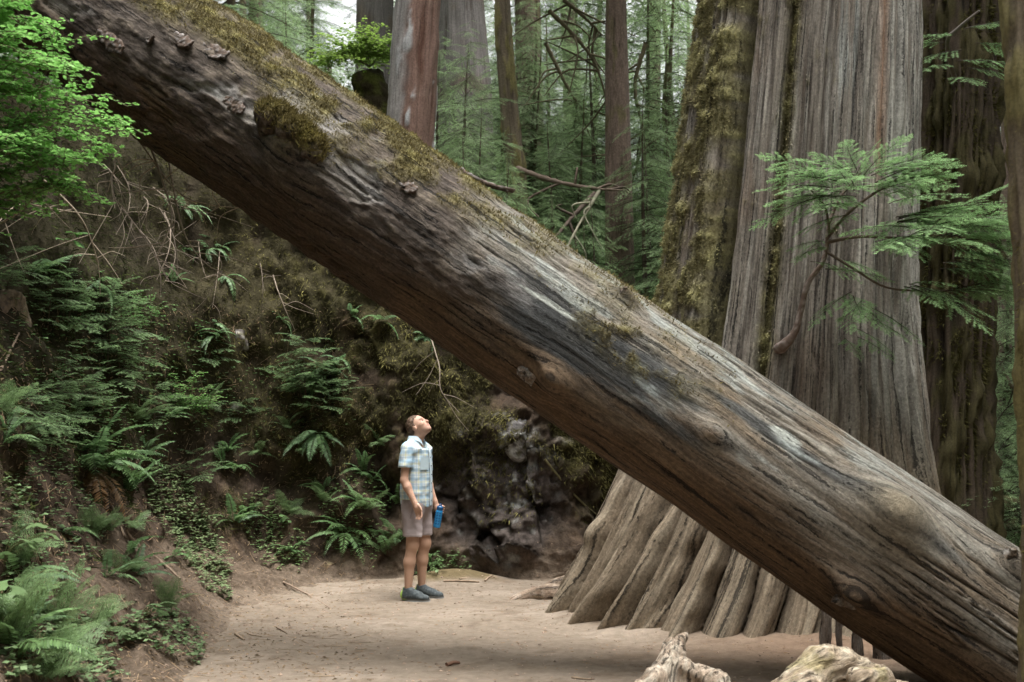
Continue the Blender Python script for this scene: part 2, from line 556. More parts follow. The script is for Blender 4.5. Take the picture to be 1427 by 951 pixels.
c = mixc(c, (0.190, 0.148, 0.112), dirt * sstep(1.7, .7, vv + nz1 + .6 * nz2))
c = mixc(c, (0.085, 0.070, 0.062), rk)
c = mixc(c, (0.25, 0.25, 0.235), rk * sstep(0.12, 0.42, .25 * np.exp(-(((px - 718) / 40) ** 2 + ((py - 640) / 60) ** 2)) + fbm(flat, 6.0, 4, seed=15) + .25 * fv))
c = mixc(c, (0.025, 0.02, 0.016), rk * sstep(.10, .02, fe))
far = sstep(8.6, 9.6, vv)
c = mixc(c, (0.055, 0.060, 0.022), far)
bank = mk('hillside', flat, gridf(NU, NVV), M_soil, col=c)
bank['kind'] = 'structure'
bank['label'] = 'mossy earth bank and rock wall beside the trail'
BANK_V, MOSSMASK, BANK_N = flat, moss, nf
_q = gridf(NU, NVV)
bvh_bank = BVHTree.FromPolygons(flat.tolist(), _q.tolist())

# trail floor: one sheet out to the horizon, dense near the camera
xs = np.concatenate([-np.geomspace(110, 4.2, 24), np.linspace(-4, 6, 195), np.geomspace(6.3, 110, 24)])
ys = np.concatenate([np.linspace(-40, 3.5, 14), np.linspace(4, 15, 212), np.geomspace(15.4, 130, 36)])
gx, gy = np.meshgrid(xs, ys, indexing='ij')
G = np.stack([gx.ravel(), gy.ravel(), np.zeros(gx.size)], -1)
near = sstep(20, 12, G[:, 1]) * sstep(9, 5, np.abs(G[:, 0] - 1))
def ground_z(p):
    z = 0.035 * fbm(p, 0.7, 3, seed=20) + 0.015 * fbm(p, 3.0, 3, seed=21) + 0.022 * np.minimum(0, fbm(p * [1, .8, 1], 4.5, 2, seed=22) + .12)
    z += 0.10 * np.exp(-(((p[:, 0] - 2.2) / 0.9) ** 2 + ((p[:, 1] - 8.25) / 0.5) ** 2))      # crumbled wood against the big tree
    z += 0.14 * np.exp(-(((p[:, 0] + 0.62) / 0.50) ** 2 + ((p[:, 1] - 12.25) / 0.25) ** 2))   # earth heaped at the foot of the wall
    db = np.hypot(p[:, 0] - 2.22, p[:, 1] - 10.35) - 1.72 + .12 * fbm(p, 2.5, 2, seed=25)
    z += 0.05 * np.exp(-(np.maximum(db, 0) / .22) ** 2)                                        # soil banked up round the big tree
    z += 0.05 * np.exp(-(((p[:, 0] + 0.35) / 0.25) ** 2 + ((p[:, 1] - 8.3) / 0.12) ** 2))
    return z
G[:, 2] = near * ground_z(G * [1, 1, 0])
g1 = fbm(G, 0.8, 4, seed=23); g2 = fbm(G, 4.0, 4, seed=24)
c = np.tile(np.array([0.205, 0.166, 0.129]), (len(G), 1))
c = mixc(c, (0.250, 0.206, 0.163), sstep(0.0, 0.3, g1))
c = mixc(c, (0.145, 0.110, 0.080), sstep(0.08, 0.32, g2) * 0.7)
dk = np.exp(-(((G[:, 0] - 2.4) / 1.3) ** 2 + ((G[:, 1] - 8.2) / 0.7) ** 2))
c = mixc(c, (0.19, 0.125, 0.085), dk * 0.85)
hp_ = np.exp(-(((G[:, 0] + 0.62) / 0.5) ** 2 + ((G[:, 1] - 12.2) / 0.22) ** 2))
c = mixc(c, (0.13, 0.10, 0.055), sstep(.3, .7, hp_ + .3 * g2))
forest = np.maximum(sstep(12.8, 14, G[:, 1]), sstep(4.2, 5.5, G[:, 0]))
c = mixc(c, (0.075, 0.065, 0.028), forest)
trail = mk('trail', G, gridf(len(xs), len(ys)), M_dirt, col=c)
trail['kind'] = 'structure'
trail['label'] = 'trodden tan dirt trail'
bvh_trail = BVHTree.FromPolygons(G.tolist(), gridf(len(xs), len(ys)).tolist())

def ground_at(x, y):
    best = None
    for b in (bvh_bank, bvh_trail):
        h = b.ray_cast(Vector((x, y, 60)), Vector((0, 0, -1)))
        if h[0] is not None and (best is None or h[0].z > best):
            best = h[0].z
    return 0.0 if best is None else best

def hit(px, py):
    """first terrain point on the sight line through a pixel"""
    d = Vector(ray(px, py)).normalized()
    best = None
    for b in (bvh_bank, bvh_trail):
        h = b.ray_cast(Vector(CAM), d)
        if h[0] is not None and (best is None or h[3] < best[2]):
            n = h[1] if h[1].dot(d) < 0 else -h[1]
            best = (np.array(h[0]), np.array(n), h[3])
    return best

# ------------------------------------------------------------------ the fallen log leaning across the trail
LA, LB = P(230, 90, 8.5), P(1368, 866, 7.1)
ax = (LB - LA); LLEN = np.linalg.norm(ax); ax /= LLEN
S0, S1 = -3.3, LLEN + 0.75
e1 = np.cross(ax, [0, 1, 0.0]); e1 /= np.linalg.norm(e1)      # upward normal of the log in the picture
if e1[2] < 0: e1 = -e1
e2 = np.cross(e1, ax)                                        # towards or away from the camera
if e2[1] > 0: e2 = -e2                                       # e2 points at the camera

def log_r(s):
    return np.interp(s, [-3.3, 0, LLEN, LLEN + .8], [0.62, 0.562, 0.497, 0.49])

def log_st(px, py):
    """s and angle on the log hit by a sight line (angle 0 = facing the camera, + = upward)"""
    d = ray(px, py); d = d / np.linalg.norm(d)
    o = CAM - LA
    best = None
    for t in np.linspace(4, 14, 4000):
        q = o + d * t
        s = q @ ax
        rr = np.hypot(q @ e1, q @ e2)
        if rr < log_r(s) * 1.0:
            return s, math.atan2(q @ e1, q @ e2)
    q = o + d * (-(o - (o @ ax) * ax) @ (d - (d @ ax) * ax) / np.dot(d - (d @ ax) * ax, d - (d @ ax) * ax))
    return q @ ax, math.atan2(q @ e1, q @ e2)

NS, NT = 640, 226
sv = np.linspace(S0, S1, NS)
# finer on the side the camera sees
tq = np.linspace(-1, 1, NT, endpoint=False)
tv = np.pi * (0.62 * tq + 0.38 * tq ** 3)
SS, TT = np.meshgrid(sv, tv, indexing='ij')
s_, t_ = SS.ravel(), TT.ravel()
r0 = log_r(s_)
arc = t_ * 0.54
# knots: pixel, radius of the eye, how far it stands out, how far the grain is pushed aside
KN = [(770, 525, 0.085, 0.07, 0.9), (995, 605, 0.06, 0.03, 1.1), (1245, 722, 0.15, 0.13, 0.5), (1195, 822, 0.075, 0.085, 1.0),
      (1408, 795, 0.085, 0.09, 0.9), (868, 418, 0.05, 0.06, 0.6), (425, 212, 0.20, 0.13, 0.25)]
tw = arc.copy()
bumpk = np.zeros_like(arc); eye = np.zeros_like(arc); halo = np.zeros_like(arc)
for (kx, ky, kr, kh, kp) in KN:
    ks, kt = log_st(kx, ky)
    x, y = s_ - ks, arc - kt * 0.54
    y = y + 0.0
    rr2 = (x / 1.5) ** 2 + y ** 2
    tw -= kp * kr * kr * y / (rr2 + kr * kr * 0.35)
    bumpk += kh * np.exp(-rr2 / (kr * kr * 1.1)) + 0.35 * abs(kh) * np.exp(-((x / 3.2) ** 2 + y ** 2) / (kr * kr * 2.2))
    if kx != 1245: eye = np.maximum(eye, np.exp(-rr2 / (kr * kr * 0.25)))
    halo = np.maximum(halo, np.exp(-rr2 / (kr * kr * 2.5)))
Q3 = np.stack([s_, np.cos(t_) * 0.54, np.sin(t_) * 0.54], -1)
tw += 0.035 * fbm(Q3 * [0.8, 1.6, 1.6], 1.0, 3, seed=31) + 0.010 * fbm(Q3 * [3, 6, 6], 1.0, 3, seed=32)
gr = np.stack([s_ * 0.9, tw * 11.0, 0 * s_ + 0.3 * fbm(Q3, 0.7, 2, seed=30)], -1)
g_fib = fbm(gr * [1.0, 1.0, 1.0], 1.3, 4, seed=33)
g_big = fbm(gr * [0.9, 0.35, 1], 1.0, 3, seed=34)
crk = fbm(gr * [0.7, 0.8, 1], 1.0, 2, seed=35)
crack = np.exp(-(crk / 0.03) ** 2) * sstep(-0.1, 0.2, fbm(Q3, 1.1, 2, seed=36))
up = np.sin(t_)                                  # +1 top side, -1 underside
# bark still clings to the upper-left half, the lower right end is worn bare
bark_edge = (s_ - 2.9) / 2.6 + 0.9 * fbm(Q3 * [1, 1.6, 1.6], 0.9, 4, seed=37)
bark = sstep(0.25, -0.15, bark_edge) * sstep(-0.05, 0.05, 0.26 - fbm(Q3 * [1.0, 2.2, 2.2], 1.5, 5, seed=38))
blump = fbm(Q3 * [1.0, 1.7, 1.7], 5.5, 5, seed=39, gain=0.6)
disp = bumpk + 0.014 * g_big + 0.014 * g_fib * (1 - 0.5 * bark) - 0.022 * crack * (1 - bark) * (1 - halo) + bark * (0.022 + 0.042 * blump) + 0.025 * fbm(Q3, 0.9, 2, seed=40)
# shallow eaten-out hollows on the underside
disp -= 0.03 * sstep(0.2, 0.45, fbm(Q3 * [0.8, 2, 2], 1.2, 3, seed=41)) * sstep(0.1, -0.6, up)
mossm = sstep(0.22, 0.62, up + 0.35 * fbm(Q3, 2.0, 4, seed=42)) * sstep(5.4, 2.2, s_ + 1.6 * fbm(Q3, 0.8, 3, seed=43)) * sstep(-0.26, 0.08, fbm(Q3, 3.0, 4, seed=44))
mossm = np.maximum(mossm, 0.95 * np.exp(-((s_ - log_st(880, 490)[0]) / 0.42) ** 2 - ((t_ - log_st(880, 480)[1]) / 0.25) ** 2) * sstep(-0.1, 0.2, fbm(Q3, 5, 3, seed=45)))
kq = log_st(415, 190)
mossm = np.maximum(mossm, np.exp(-((s_ - kq[0]) / .42) ** 2 - ((t_ - kq[1] - .16) / .28) ** 2) * sstep(-.15, .15, fbm(Q3, 5, 3, seed=145)))
mlump = fbm(Q3, 9.0, 4, seed=46)
disp += mossm * (0.025 + 0.025 * mlump)
rad = r0 + disp
LOGV = LA + ax * s_[:, None] + (e2 * np.cos(t_)[:, None] + e1 * np.sin(t_)[:, None]) * rad[:, None]
n1 = fbm(Q3 * [0.7, 2.0, 2.0], 1.4, 4, seed=47); n2 = fbm(gr * [1.6, 0.55, 1], 1.5, 5, seed=48, gain=.65); n3 = fbm(Q3 * [0.6, 1.5, 1.5], 2.2, 4, seed=49)
c = np.tile(np.array([0.215, 0.186, 0.164]), (len(s_), 1))
c = mixc(c, (0.295, 0.272, 0.252), sstep(-0.1, 0.3, n2) * 0.8)                     # weathered silver streaks
c = mixc(c, (0.185, 0.132, 0.092), sstep(0.02, 0.35, n3 - 0.25 * n2) * 0.7)        # tan streaks
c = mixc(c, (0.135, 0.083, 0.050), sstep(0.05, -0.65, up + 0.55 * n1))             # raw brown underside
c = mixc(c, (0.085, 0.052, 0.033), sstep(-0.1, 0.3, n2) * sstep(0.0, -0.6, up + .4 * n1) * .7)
k0 = log_st(800, 470)
dz = np.exp(-((s_ - k0[0]) / 1.05) ** 2 - ((t_ - k0[1] + 0.05 * (s_ - k0[0])) / 0.42) ** 2)
c = mixc(c, (0.060, 0.060, 0.064), sstep(0.25, 0.75, dz + 0.8 * n2))               # charred stretch
k0 = log_st(1120, 630)
dz2 = np.exp(-((s_ - k0[0]) / 1.3) ** 2 - ((tw - k0[1] * .54 + .05) / 0.05) ** 2)
c = mixc(c, (0.080, 0.078, 0.080), sstep(0.35, 0.8, dz2 + 0.6 * n2))
bl = sstep(0.10, 0.34, fbm(gr * [2.0, 0.5, 1], 1.6, 4, seed=50) + 0.25 * up - 0.1)
c = mixc(c, (0.40, 0.43, 0.44), bl * sstep(-0.5, 0.1, up) * 0.55 * (1 - sstep(5.2, 6.8, s_)))   # pale lichen-blue flecks
bc = np.tile(np.array([0.088, 0.068, 0.060]), (len(s_), 1))
bc = mixc(bc, (0.165, 0.130, 0.110), sstep(0.0, 0.3, blump))
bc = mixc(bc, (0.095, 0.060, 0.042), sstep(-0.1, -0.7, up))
c = c * (1 - bark[:, None]) + bc * bark[:, None]
pat = sstep(0.17, 0.26, fbm(Q3 * [1.0, 2.2, 2.2], 1.5, 5, seed=38)) * sstep(4.6, 2.2, s_) * sstep(-0.35, 0.1, up)
c = mixc(c, (0.29, 0.265, 0.27), pat * 0.8)                                          # bare lilac-grey wood where bark fell
c = mixc(c, (0.045, 0.034, 0.027), crack * (1 - bark) * 0.85)
c = mixc(c, (0.13, 0.085, 0.055), eye * 0.6)
kb = log_st(1245, 722)
c = mixc(c, (0.27, 0.22, 0.165), np.exp(-((s_ - kb[0]) / .22) ** 2 - ((arc - kb[1] * .54) / .13) ** 2) * (.5 + .5 * sstep(-.2, .2, n1)))
mc = np.tile(np.array([0.125, 0.102, 0.044]), (len(s_), 1))
mc = mixc(mc, (0.20, 0.172, 0.068), sstep(0.0, 0.3, mlump))
c = c * (1 - mossm[:, None]) + mc * mossm[:, None]
for (qx, qy, a_, b_) in [(1095, 610, 0.11, 0.036), (775, 428, 0.16, 0.018), (740, 408, 0.10, 0.010), (820, 345, 0.14, 0.014)]:     # pale scars
    ks, kt = log_st(qx, qy)
    m_ = sstep(1.15, 0.85, np.hypot((s_ - ks) / a_, (arc - kt * .54) / b_) + 0.35 * n1)
    c = mixc(c, (0.42, 0.43, 0.42), m_ * .9)
c = c * [1.0, 1.03, .96]
log_root = thing('fallen_log', 'huge weathered fallen log, mossy on top, leaning across the trail against the bank', 'log', tuple(LB - np.array([0, 0, 0.5])))
LO = np.array(log_root.location)
F = gridf(NS, NT, True)
ec = np.vstack([LA + ax * S0, LA + ax * S1])
LV = np.vstack([LOGV, ec])
k = np.arange(NT); e = (NS - 1) * NT
caps = np.vstack([np.stack([np.full(NT, len(LV) - 2), k, (k + 1) % NT], -1), np.stack([np.full(NT, len(LV) - 1), e + (k + 1) % NT, e + k], -1)])
mk('log_trunk', LV, [F, caps], M_log, log_root, LO, col=np.vstack([c, c[:2]]), grn=np.vstack([gr, gr[:2]]))
LOGN = e2 * np.cos(t_)[:, None] + e1 * np.sin(t_)[:, None]

def tufts(V, N, col, ln, wd, down=0.0, jit=0.7):
    """three-cornered moss blades standing on points V"""
    n = len(V)
    d = N + jit * RNG.normal(size=(n, 3)) + np.array([0, 0, -down])
    d /= np.linalg.norm(d, axis=1)[:, None]
    sd = np.cross(d, RNG.normal(size=(n, 3)))
    sd /= np.linalg.norm(sd, axis=1)[:, None] + 1e-9
    l = ln * RNG.uniform(0.5, 1.5, n)[:, None]
    w = wd * RNG.uniform(0.6, 1.4, n)[:, None]
    W = np.stack([V - sd * w - N * 0.004, V + sd * w - N * 0.004, V + d * l], 1).reshape(-1, 3)
    return W, np.arange(3 * n).reshape(-1, 3), np.repeat(col, 3, axis=0)

pr = mossm ** 1.5 * (np.cos(t_) > -0.4)
pick = RNG.choice(len(s_), 40000, p=pr / pr.sum())
jig = RNG.normal(size=(40000, 1)) * 0.012 * ax + RNG.normal(size=(40000, 3)) * 0.003
mcol = mc[pick] * RNG.uniform(0.55, 1.5, (40000, 1))
W, F3, C3 = tufts(LOGV[pick] + jig, LOGN[pick], mcol, 0.022, 0.0038, jit=0.9)
mo = mk('moss', W, F3, M_moss, log_root, LO, smooth=False, col=C3)
mo['kind'] = 'stuff'

# the broken limb stub on the log's flank: a hollow, moss-capped collar
ks, kt = log_st(415, 205)
n_ = e2 * math.cos(kt) + e1 * math.sin(kt)
cb = LA + ax * ks + n_ * 0.50
sd = Sdf(cb - 0.55, cb + 0.55, 0.014)
out_ = n_ * 0.75 + e2 * 0.35 + np.array([0, 0, 0.1]); out_ /= np.linalg.norm(out_)
sd.cap(cb - n_ * .1 - ax * 0.20, cb + out_ * 0.16 - ax * 0.20 + e1 * .03, 0.17, 0.125, 0.05)
sd.cap(cb - n_ * .1, cb + out_ * 0.20 + e1 * 0.03, 0.17, 0.12, 0.06)
sd.cap(cb - n_ * .1 + ax * 0.18, cb + out_ * 0.16 + ax * 0.17 + e1 * .02, 0.14, 0.10, 0.06)
sd.cap(cb + ax * .02 - e1 * 0.14 + out_ * 0.12, cb + ax * 0.10 - e1 * 0.18 + out_ * 0.34, 0.10, 0.15, 0.04, 'cut')
sd.cap(cb - ax * 0.16 - e1 * 0.17 + out_ * 0.1, cb - ax * 0.14 - e1 * 0.20 + out_ * 0.34, 0.08, 0.12, 0.04, 'cut')
sd.noise(0.06, 5.0, 3, 4)
sd.noise(0.035, 13.0, 9, 3)
V, Fq = sd.mesh()
gn = fbm(V, 7, 4, seed=61)
w = (V - cb) @ e1
mm = sstep(-0.03, 0.09, w + 0.09 * gn)
c = np.tile(np.array([0.075, 0.052, 0.038]), (len(V), 1))
c = mixc(c, (0.20, 0.17, 0.14), sstep(0.1, 0.35, fbm(V, 12, 3, seed=62)) * 0.7)
mcs = mixc(np.tile(np.array([0.11, 0.09, 0.036]), (len(V), 1)), (0.175, 0.15, 0.052), sstep(0, .3, gn))
c = c * (1 - mm[:, None]) + mcs * mm[:, None]
q3 = V - cb
stub = mk('branch_stub', V, Fq, M_bark, log_root, LO, col=c, grn=np.stack([q3 @ n_ * 2, q3 @ ax * 9, q3 @ e1 * 9], -1))
stub['label'] = 'broken hollow branch stub capped with moss'
pk = RNG.choice(len(V), 9000, p=mm / mm.sum())
W, F3, C3 = tufts(V[pk] + RNG.normal(size=(9000, 3)) * .008, np.tile(e1 * .7 + n_ * .5, (9000, 1)), mcs[pk] * RNG.uniform(.5, 1.5, (9000, 1)), 0.045, 0.0045)
mo = mk('moss', W, F3, M_moss, stub, LO, smooth=False, col=C3)
mo['kind'] = 'stuff'

def knot_stub(px, py, ln, r, tilt, seed, lift=0.0):
    """short broken stub growing from a knot in the log"""
    ks, kt = log_st(px, py)
    n_ = e2 * math.cos(kt) + e1 * math.sin(kt)
    b = LA + ax * ks + n_ * (log_r(ks) - 0.03 + lift)
    d = n_ + ax * tilt; d /= np.linalg.norm(d)
    t = np.linspace(0, 1, 9)
    C = b + d * (ln * t)[:, None] + e1 * (0.02 * t ** 2)[:, None]
    V, F = tube(C, r * (1.6 - 1.25 * t + 0.4 * (1 - t) ** 4), 14)
    V = V + 0.6 * r * np.stack([fbm(V, 18, 3, seed=seed + q) for q in (0, 1, 2)], -1)
    nn_ = fbm(V, 20, 3, seed=seed)
    c = mixc(np.tile(np.array([0.20, 0.15, 0.11]), (len(V), 1)), (0.33, 0.31, 0.28), sstep(-.1, .3, nn_))
    mk('knot_stub', V, F, M_log, log_root, LO, col=c, grn=np.stack([V @ d * 2, V @ ax * 9, V @ e1 * 9], -1))
knot_stub(735, 522, 0.11, 0.045, -0.6, 1)
knot_stub(1228, 715, 0.10, 0.035, -0.4, 2, .03)
knot_stub(1258, 712, 0.13, 0.030, -0.1, 3, .03)
knot_stub(1180, 835, 0.15, 0.045, -0.5, 4)
knot_stub(1400, 790, 0.16, 0.06, -0.2, 5)
knot_stub(868, 420, 0.12, 0.04, -0.3, 6)
# loose slabs of bark curling from the upper edge and the flank
def bark_flake(px, py, ln, wd, rise, seed):
    ks, kt = log_st(px, py)
    u = np.linspace(-1, 1, 22); v = np.linspace(-1, 1, 8)
    U, Vv = np.meshgrid(u, v, indexing='ij')
    U, Vv = U.ravel(), Vv.ravel()
    rg = fbm(np.stack([U * 2, Vv, 0 * U], -1), 2.0, 3, seed=seed)
    s = ks + U * ln * .5 + 0.02 * rg; th = kt + (Vv * wd * (1 - 0.5 * U ** 2) * (1 + .8 * rg)) / 0.56
    rr = log_r(s) + 0.035 + rise * np.clip(U * .6 + .5, 0, 1.2) ** 2 + 0.03 * rg
    nv = e2 * np.cos(th)[:, None] + e1 * np.sin(th)[:, None]
    V = LA + ax * s[:, None] + nv * rr[:, None]
    V2 = V - nv * 0.022
    F = gridf(22, 8)
    Vall = np.vstack([V, V2]); n = len(V)
    rim = np.concatenate([np.arange(0, 8), np.arange(15, n, 8), np.arange(n - 2, n - 9, -1), np.arange(n - 16, 0, -8)])
    r2 = np.roll(rim, -1)
    c = mixc(np.tile(np.array([0.12, 0.085, 0.065]), (2 * n, 1)), (0.30, 0.28, 0.27), sstep(0, .4, np.tile(rg, 2)))
    mk('bark_flake', Vall, [F, F[:, ::-1] + n, np.stack([rim, r2, r2 + n, rim + n], -1)], M_bark, log_root, LO, col=c, grn=np.stack([np.tile(s, 2) * .6, np.tile(th, 2) * 5, np.zeros(2 * n)], -1))
for a in [(672, 262, 0.42, .05, .07, 1), (255, 62, .22, .05, .05, 2), (330, 150, .2, .045, .04, 3), (215, 60, .12, .03, .09, 4), (300, 78, .25, .05, .05, 5), (160, 60, .3, .05, .05, 6), (560, 260, .25, .04, .03, 7)]:
    bark_flake(*a)

# ------------------------------------------------------------------ the giant tree
ZB = [-0.15, 0, 0.4, 1.3, 2.6, 5.5, 9, 16]
RB = [1.84, 1.75, 1.57, 1.31, 1.125, 0.985, 0.92, 0.75]
XB = [2.20, 2.22, 2.25, 2.37, 2.48, 2.76, 2.9, 3.1]
nz_, nt_ = 375, 540
zv = np.concatenate([np.linspace(-0.15, 6.2, nz_ - 40, endpoint=False), np.linspace(6.2, 16, 40)])
a_ = np.linspace(-1, 1, nt_, endpoint=False)
phv = np.pi * (0.55 * a_ + 0.45 * a_ ** 3)          # 0 = facing the camera, negative = left
ZZ, PH = np.meshgrid(zv, phv, indexing='ij')
z, ph = ZZ.ravel(), PH.ravel()
def smooth_interp(x, xp, fp):
    xx = np.linspace(xp[0], xp[-1], 600)
    y = np.interp(xx, xp, fp)
    y = np.convolve(np.pad(y, 20, mode='edge'), np.hanning(41) / np.hanning(41).sum(), mode='valid')
    return np.interp(x, xx, y)
r0 = smooth_interp(z, ZB, RB)
base = np.exp(-np.maximum(z, 0) / 1.1)
tw = ph + 0.42 * (1 - np.exp(-np.maximum(z, 0) / 0.9)) - 0.02 * z     # material angle: flutes sweep as they rise
tw = ph - 0.20 * (1 - np.exp(-np.maximum(z, 0) / 0.9))
cyl = np.stack([np.cos(tw) * 1.2, np.sin(tw) * 1.2, z], -1)
tw = tw + (0.014 + .03 * np.exp(-np.maximum(z, 0) / 1.2)) * fbm(cyl * [1, 1, 0.35], 1.3, 3, seed=70) + 0.005 * fbm(cyl * [1, 1, 0.8], 3.5, 2, seed=71)
cyl = np.stack([np.cos(tw) * 1.2, np.sin(tw) * 1.2, z], -1)
fl_n = 37
phase = tw * fl_n / 2 + 1.1 * fbm(np.stack([np.cos(tw), np.sin(tw), 0.5 * z], -1), 2.6, 3, seed=172) + 2.0 * fbm(np.stack([np.cos(tw), np.sin(tw), 0.06 * z], -1), 1.8, 2, seed=72)
flute = np.abs(np.sin(phase)) ** 0.40 - 0.78
fdep = 0.25 + 1.5 * sstep(-0.28, 0.28, fbm(np.stack([np.cos(tw), np.sin(tw), 0.1 * z], -1), 2.5, 2, seed=73))
disp = flute * fdep * (0.022 + 0.40 * np.minimum(base, .8)) + (np.abs(np.sin(tw * 46 + 5 * fbm(np.stack([np.cos(tw), np.sin(tw), .4 * z], -1), 3, 2, seed=173))) - .6) * (.012 + .022 * base)
# long deep clefts seen from the trail
def cleft(p0, w, dep, zlo, zhi):
    m = np.exp(-((tw - p0) / w) ** 2)
    return -dep * m * sstep(zlo - .6, zlo + .4, z) * sstep(zhi + 1, zhi - .5, z)
TOP = 0.42
def pa(px, py):
    Y = 9.4
    p = P(px, py, Y); xc = np.interp(p[2], ZB, XB); rr = np.interp(p[2], ZB, RB)
    p = P(px, py, 10.35 - math.sqrt(max(0.05, rr * rr - min(.9 * rr * rr, (p[0] - xc) ** 2))))
    return math.asin(max(-.98, min(.98, (p[0] - xc) / rr))) - 0.20 * (1 - math.exp(-p[2] / 0.9))
disp += cleft(pa(1018, 200), 0.06, 0.75, 1.3, 12)
disp += cleft(pa(1090, 200), 0.04, 0.16, 1.6, 12)
disp += 0.42 * base * np.exp(-((ph - .62) / .42) ** 2)            # the foot swells forward under the log
# a few buttresses stand out from the rest
for p_, a_2, w_2 in ((pa(800, 800), .16, .07), (pa(905, 800), .14, .06), (pa(985, 820), .16, .05), (pa(850, 830), .10, .05), (pa(1050, 830), .15, .06)):
    disp += a_2 * base * (np.exp(-((tw - p_) / w_2) ** 2) - .5 * np.exp(-((tw - p_ - 2.1 * w_2) / (.6 * w_2)) ** 2))
disp += cleft(pa(1244, 350), 0.03, 0.12, 0.5, 9)
disp += cleft(pa(1180, 400), 0.05, 0.10, 1.0, 3.3)
disp += cleft(pa(1150, 150), 0.03, 0.06, 2.5, 12)
disp += 0.06 * np.exp(-((tw - pa(985, 200)) / 0.10) ** 2) * sstep(1.5, 3, z)      # the mossy stem left of the cleft
ga = np.stack([z * 0.5, tw * 20.0, 0.2 * fbm(cyl, 0.7, 2, seed=74)], -1)
fib = fbm(ga, 1.2, 4, seed=75, gain=0.6)
fibr = fbm(ga * [0.8, 0.7, 1], 1.0, 4, seed=76, ridged=True)
barkm = sstep(0.9, 2.2, z + 0.6 * fbm(cyl, 1.2, 3, seed=77))
disp += (0.022 + 0.014 * barkm) * fib + 0.034 * barkm * fibr + (1 - barkm) * 0.012 * fibr
lum = fbm(cyl * [1, 1, 0.8], 9.0, 3, seed=78)
mossA = sstep(pa(1020, 200), pa(1008, 200), tw) * sstep(-2.6, -2.2, tw) * sstep(1.4, 2.4, z) * sstep(-0.32, 0.12, fbm(cyl, 3.0, 4, seed=79))
mossB = np.exp(-((tw - pa(1088, 250)) / 0.045) ** 2) * sstep(1.4, 2.2, z)
mossC = sstep(0.22, 0.4, fbm(cyl * [1, 1, 0.6], 3.5, 4, seed=80)) * sstep(2.4, 4.0, z) * sstep(0.5, 0.1, tw - pa(1130, 150))
mossT = np.clip(np.maximum(np.maximum(mossA, mossB), 0.7 * mossC), 0, 1)
disp += mossT * (0.015 + 0.085 * np.maximum(lum, -.1) + .05 * np.maximum(0, fbm(cyl * [1, 1, .7], 4.5, 3, seed=178)))
# knobs on the worn foot
for (qx, qy, rr_, hh) in [(800, 755, 0.14, 0.10), (1010, 790, .12, .05), (870, 700, .12, .05)]:
    p = P(qx, qy, 9.0)
    disp += hh * np.exp(-(((tw - pa(qx, qy)) * 1.6 / rr_) ** 2 + ((z - p[2]) / rr_) ** 2))
rad = r0 + disp
xc = smooth_interp(z, ZB, XB)
TV = np.stack([xc + np.sin(ph) * rad, 10.35 - np.cos(ph) * rad, z], -1)
n1 = fbm(cyl * [1, 1, .35], 2.2, 4, seed=81); n2 = fbm(ga * [1.2, .7, 1], 1.4, 4, seed=82)
c = np.tile(np.array([0.205, 0.175, 0.156]), (len(z), 1))
c = mixc(c, (0.335, 0.305, 0.285), sstep(-0.05, 0.3, n2) * 0.8)
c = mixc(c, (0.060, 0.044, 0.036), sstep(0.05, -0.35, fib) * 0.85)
c = mixc(c, (0.16, 0.105, 0.075), sstep(0.1, 0.35, n1) * 0.4)
lowc = mixc(np.tile(np.array([0.225, 0.172, 0.128]), (len(z), 1)), (0.30, 0.24, 0.185), sstep(-.1, .3, n2))
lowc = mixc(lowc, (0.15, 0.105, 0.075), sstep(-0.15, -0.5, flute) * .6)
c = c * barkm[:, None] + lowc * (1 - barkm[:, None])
sil = sstep(pa(1195, 200), pa(1225, 200), tw) * sstep(-0.25, 0.15, n2)
c = mixc(c, (0.36, 0.34, 0.325), sil * barkm * 0.75)
sil2 = np.exp(-((tw - pa(1180, 100)) / 0.08) ** 2) * sstep(3.6, 4.4, z) * sstep(-.2, .2, n2)
c = mixc(c, (0.36, 0.38, 0.39), sil2 * 0.8)
org_ = np.exp(-((tw - pa(1227, 120)) / 0.05) ** 2) * sstep(3.3, 4.0, z) * sstep(-.35, .05, n2)
c = mixc(c, (0.25, 0.125, 0.07), org_ * 0.8)
c = mixc(c, (0.190, 0.165, 0.082), np.clip(mossT * 1.1, 0, 1) * .9)
c = mixc(c, (0.30, 0.27, 0.14), mossT * sstep(0, .25, lum))
c = c * [1.0, 1.03, .97]
gt = thing('giant_tree', 'enormous grey-brown tree with a flared fluted base standing beside the trail', 'tree', (2.15, 10.35, 0))
GO = np.array(gt.location)
trunk_o = mk('trunk', TV, gridf(len(zv), nt_, True), M_bark, gt, GO, col=c, grn=ga)
TN = np.stack([np.sin(ph), -np.cos(ph), 0 * ph], -1)
pr = mossT ** 1.3 * (np.cos(ph) > -0.2) * (z < 6.3)
pk = RNG.choice(len(z), 60000, p=pr / pr.sum())
W, F3, C3 = tufts(TV[pk] + RNG.normal(size=(60000, 3)) * .008, TN[pk], c[pk] * RNG.uniform(.5, 1.5, (60000, 1)), 0.022, 0.0042, down=0.5)
mo = mk('moss', W, F3, M_moss, trunk_o, GO, smooth=False, col=C3)
mo['kind'] = 'stuff'
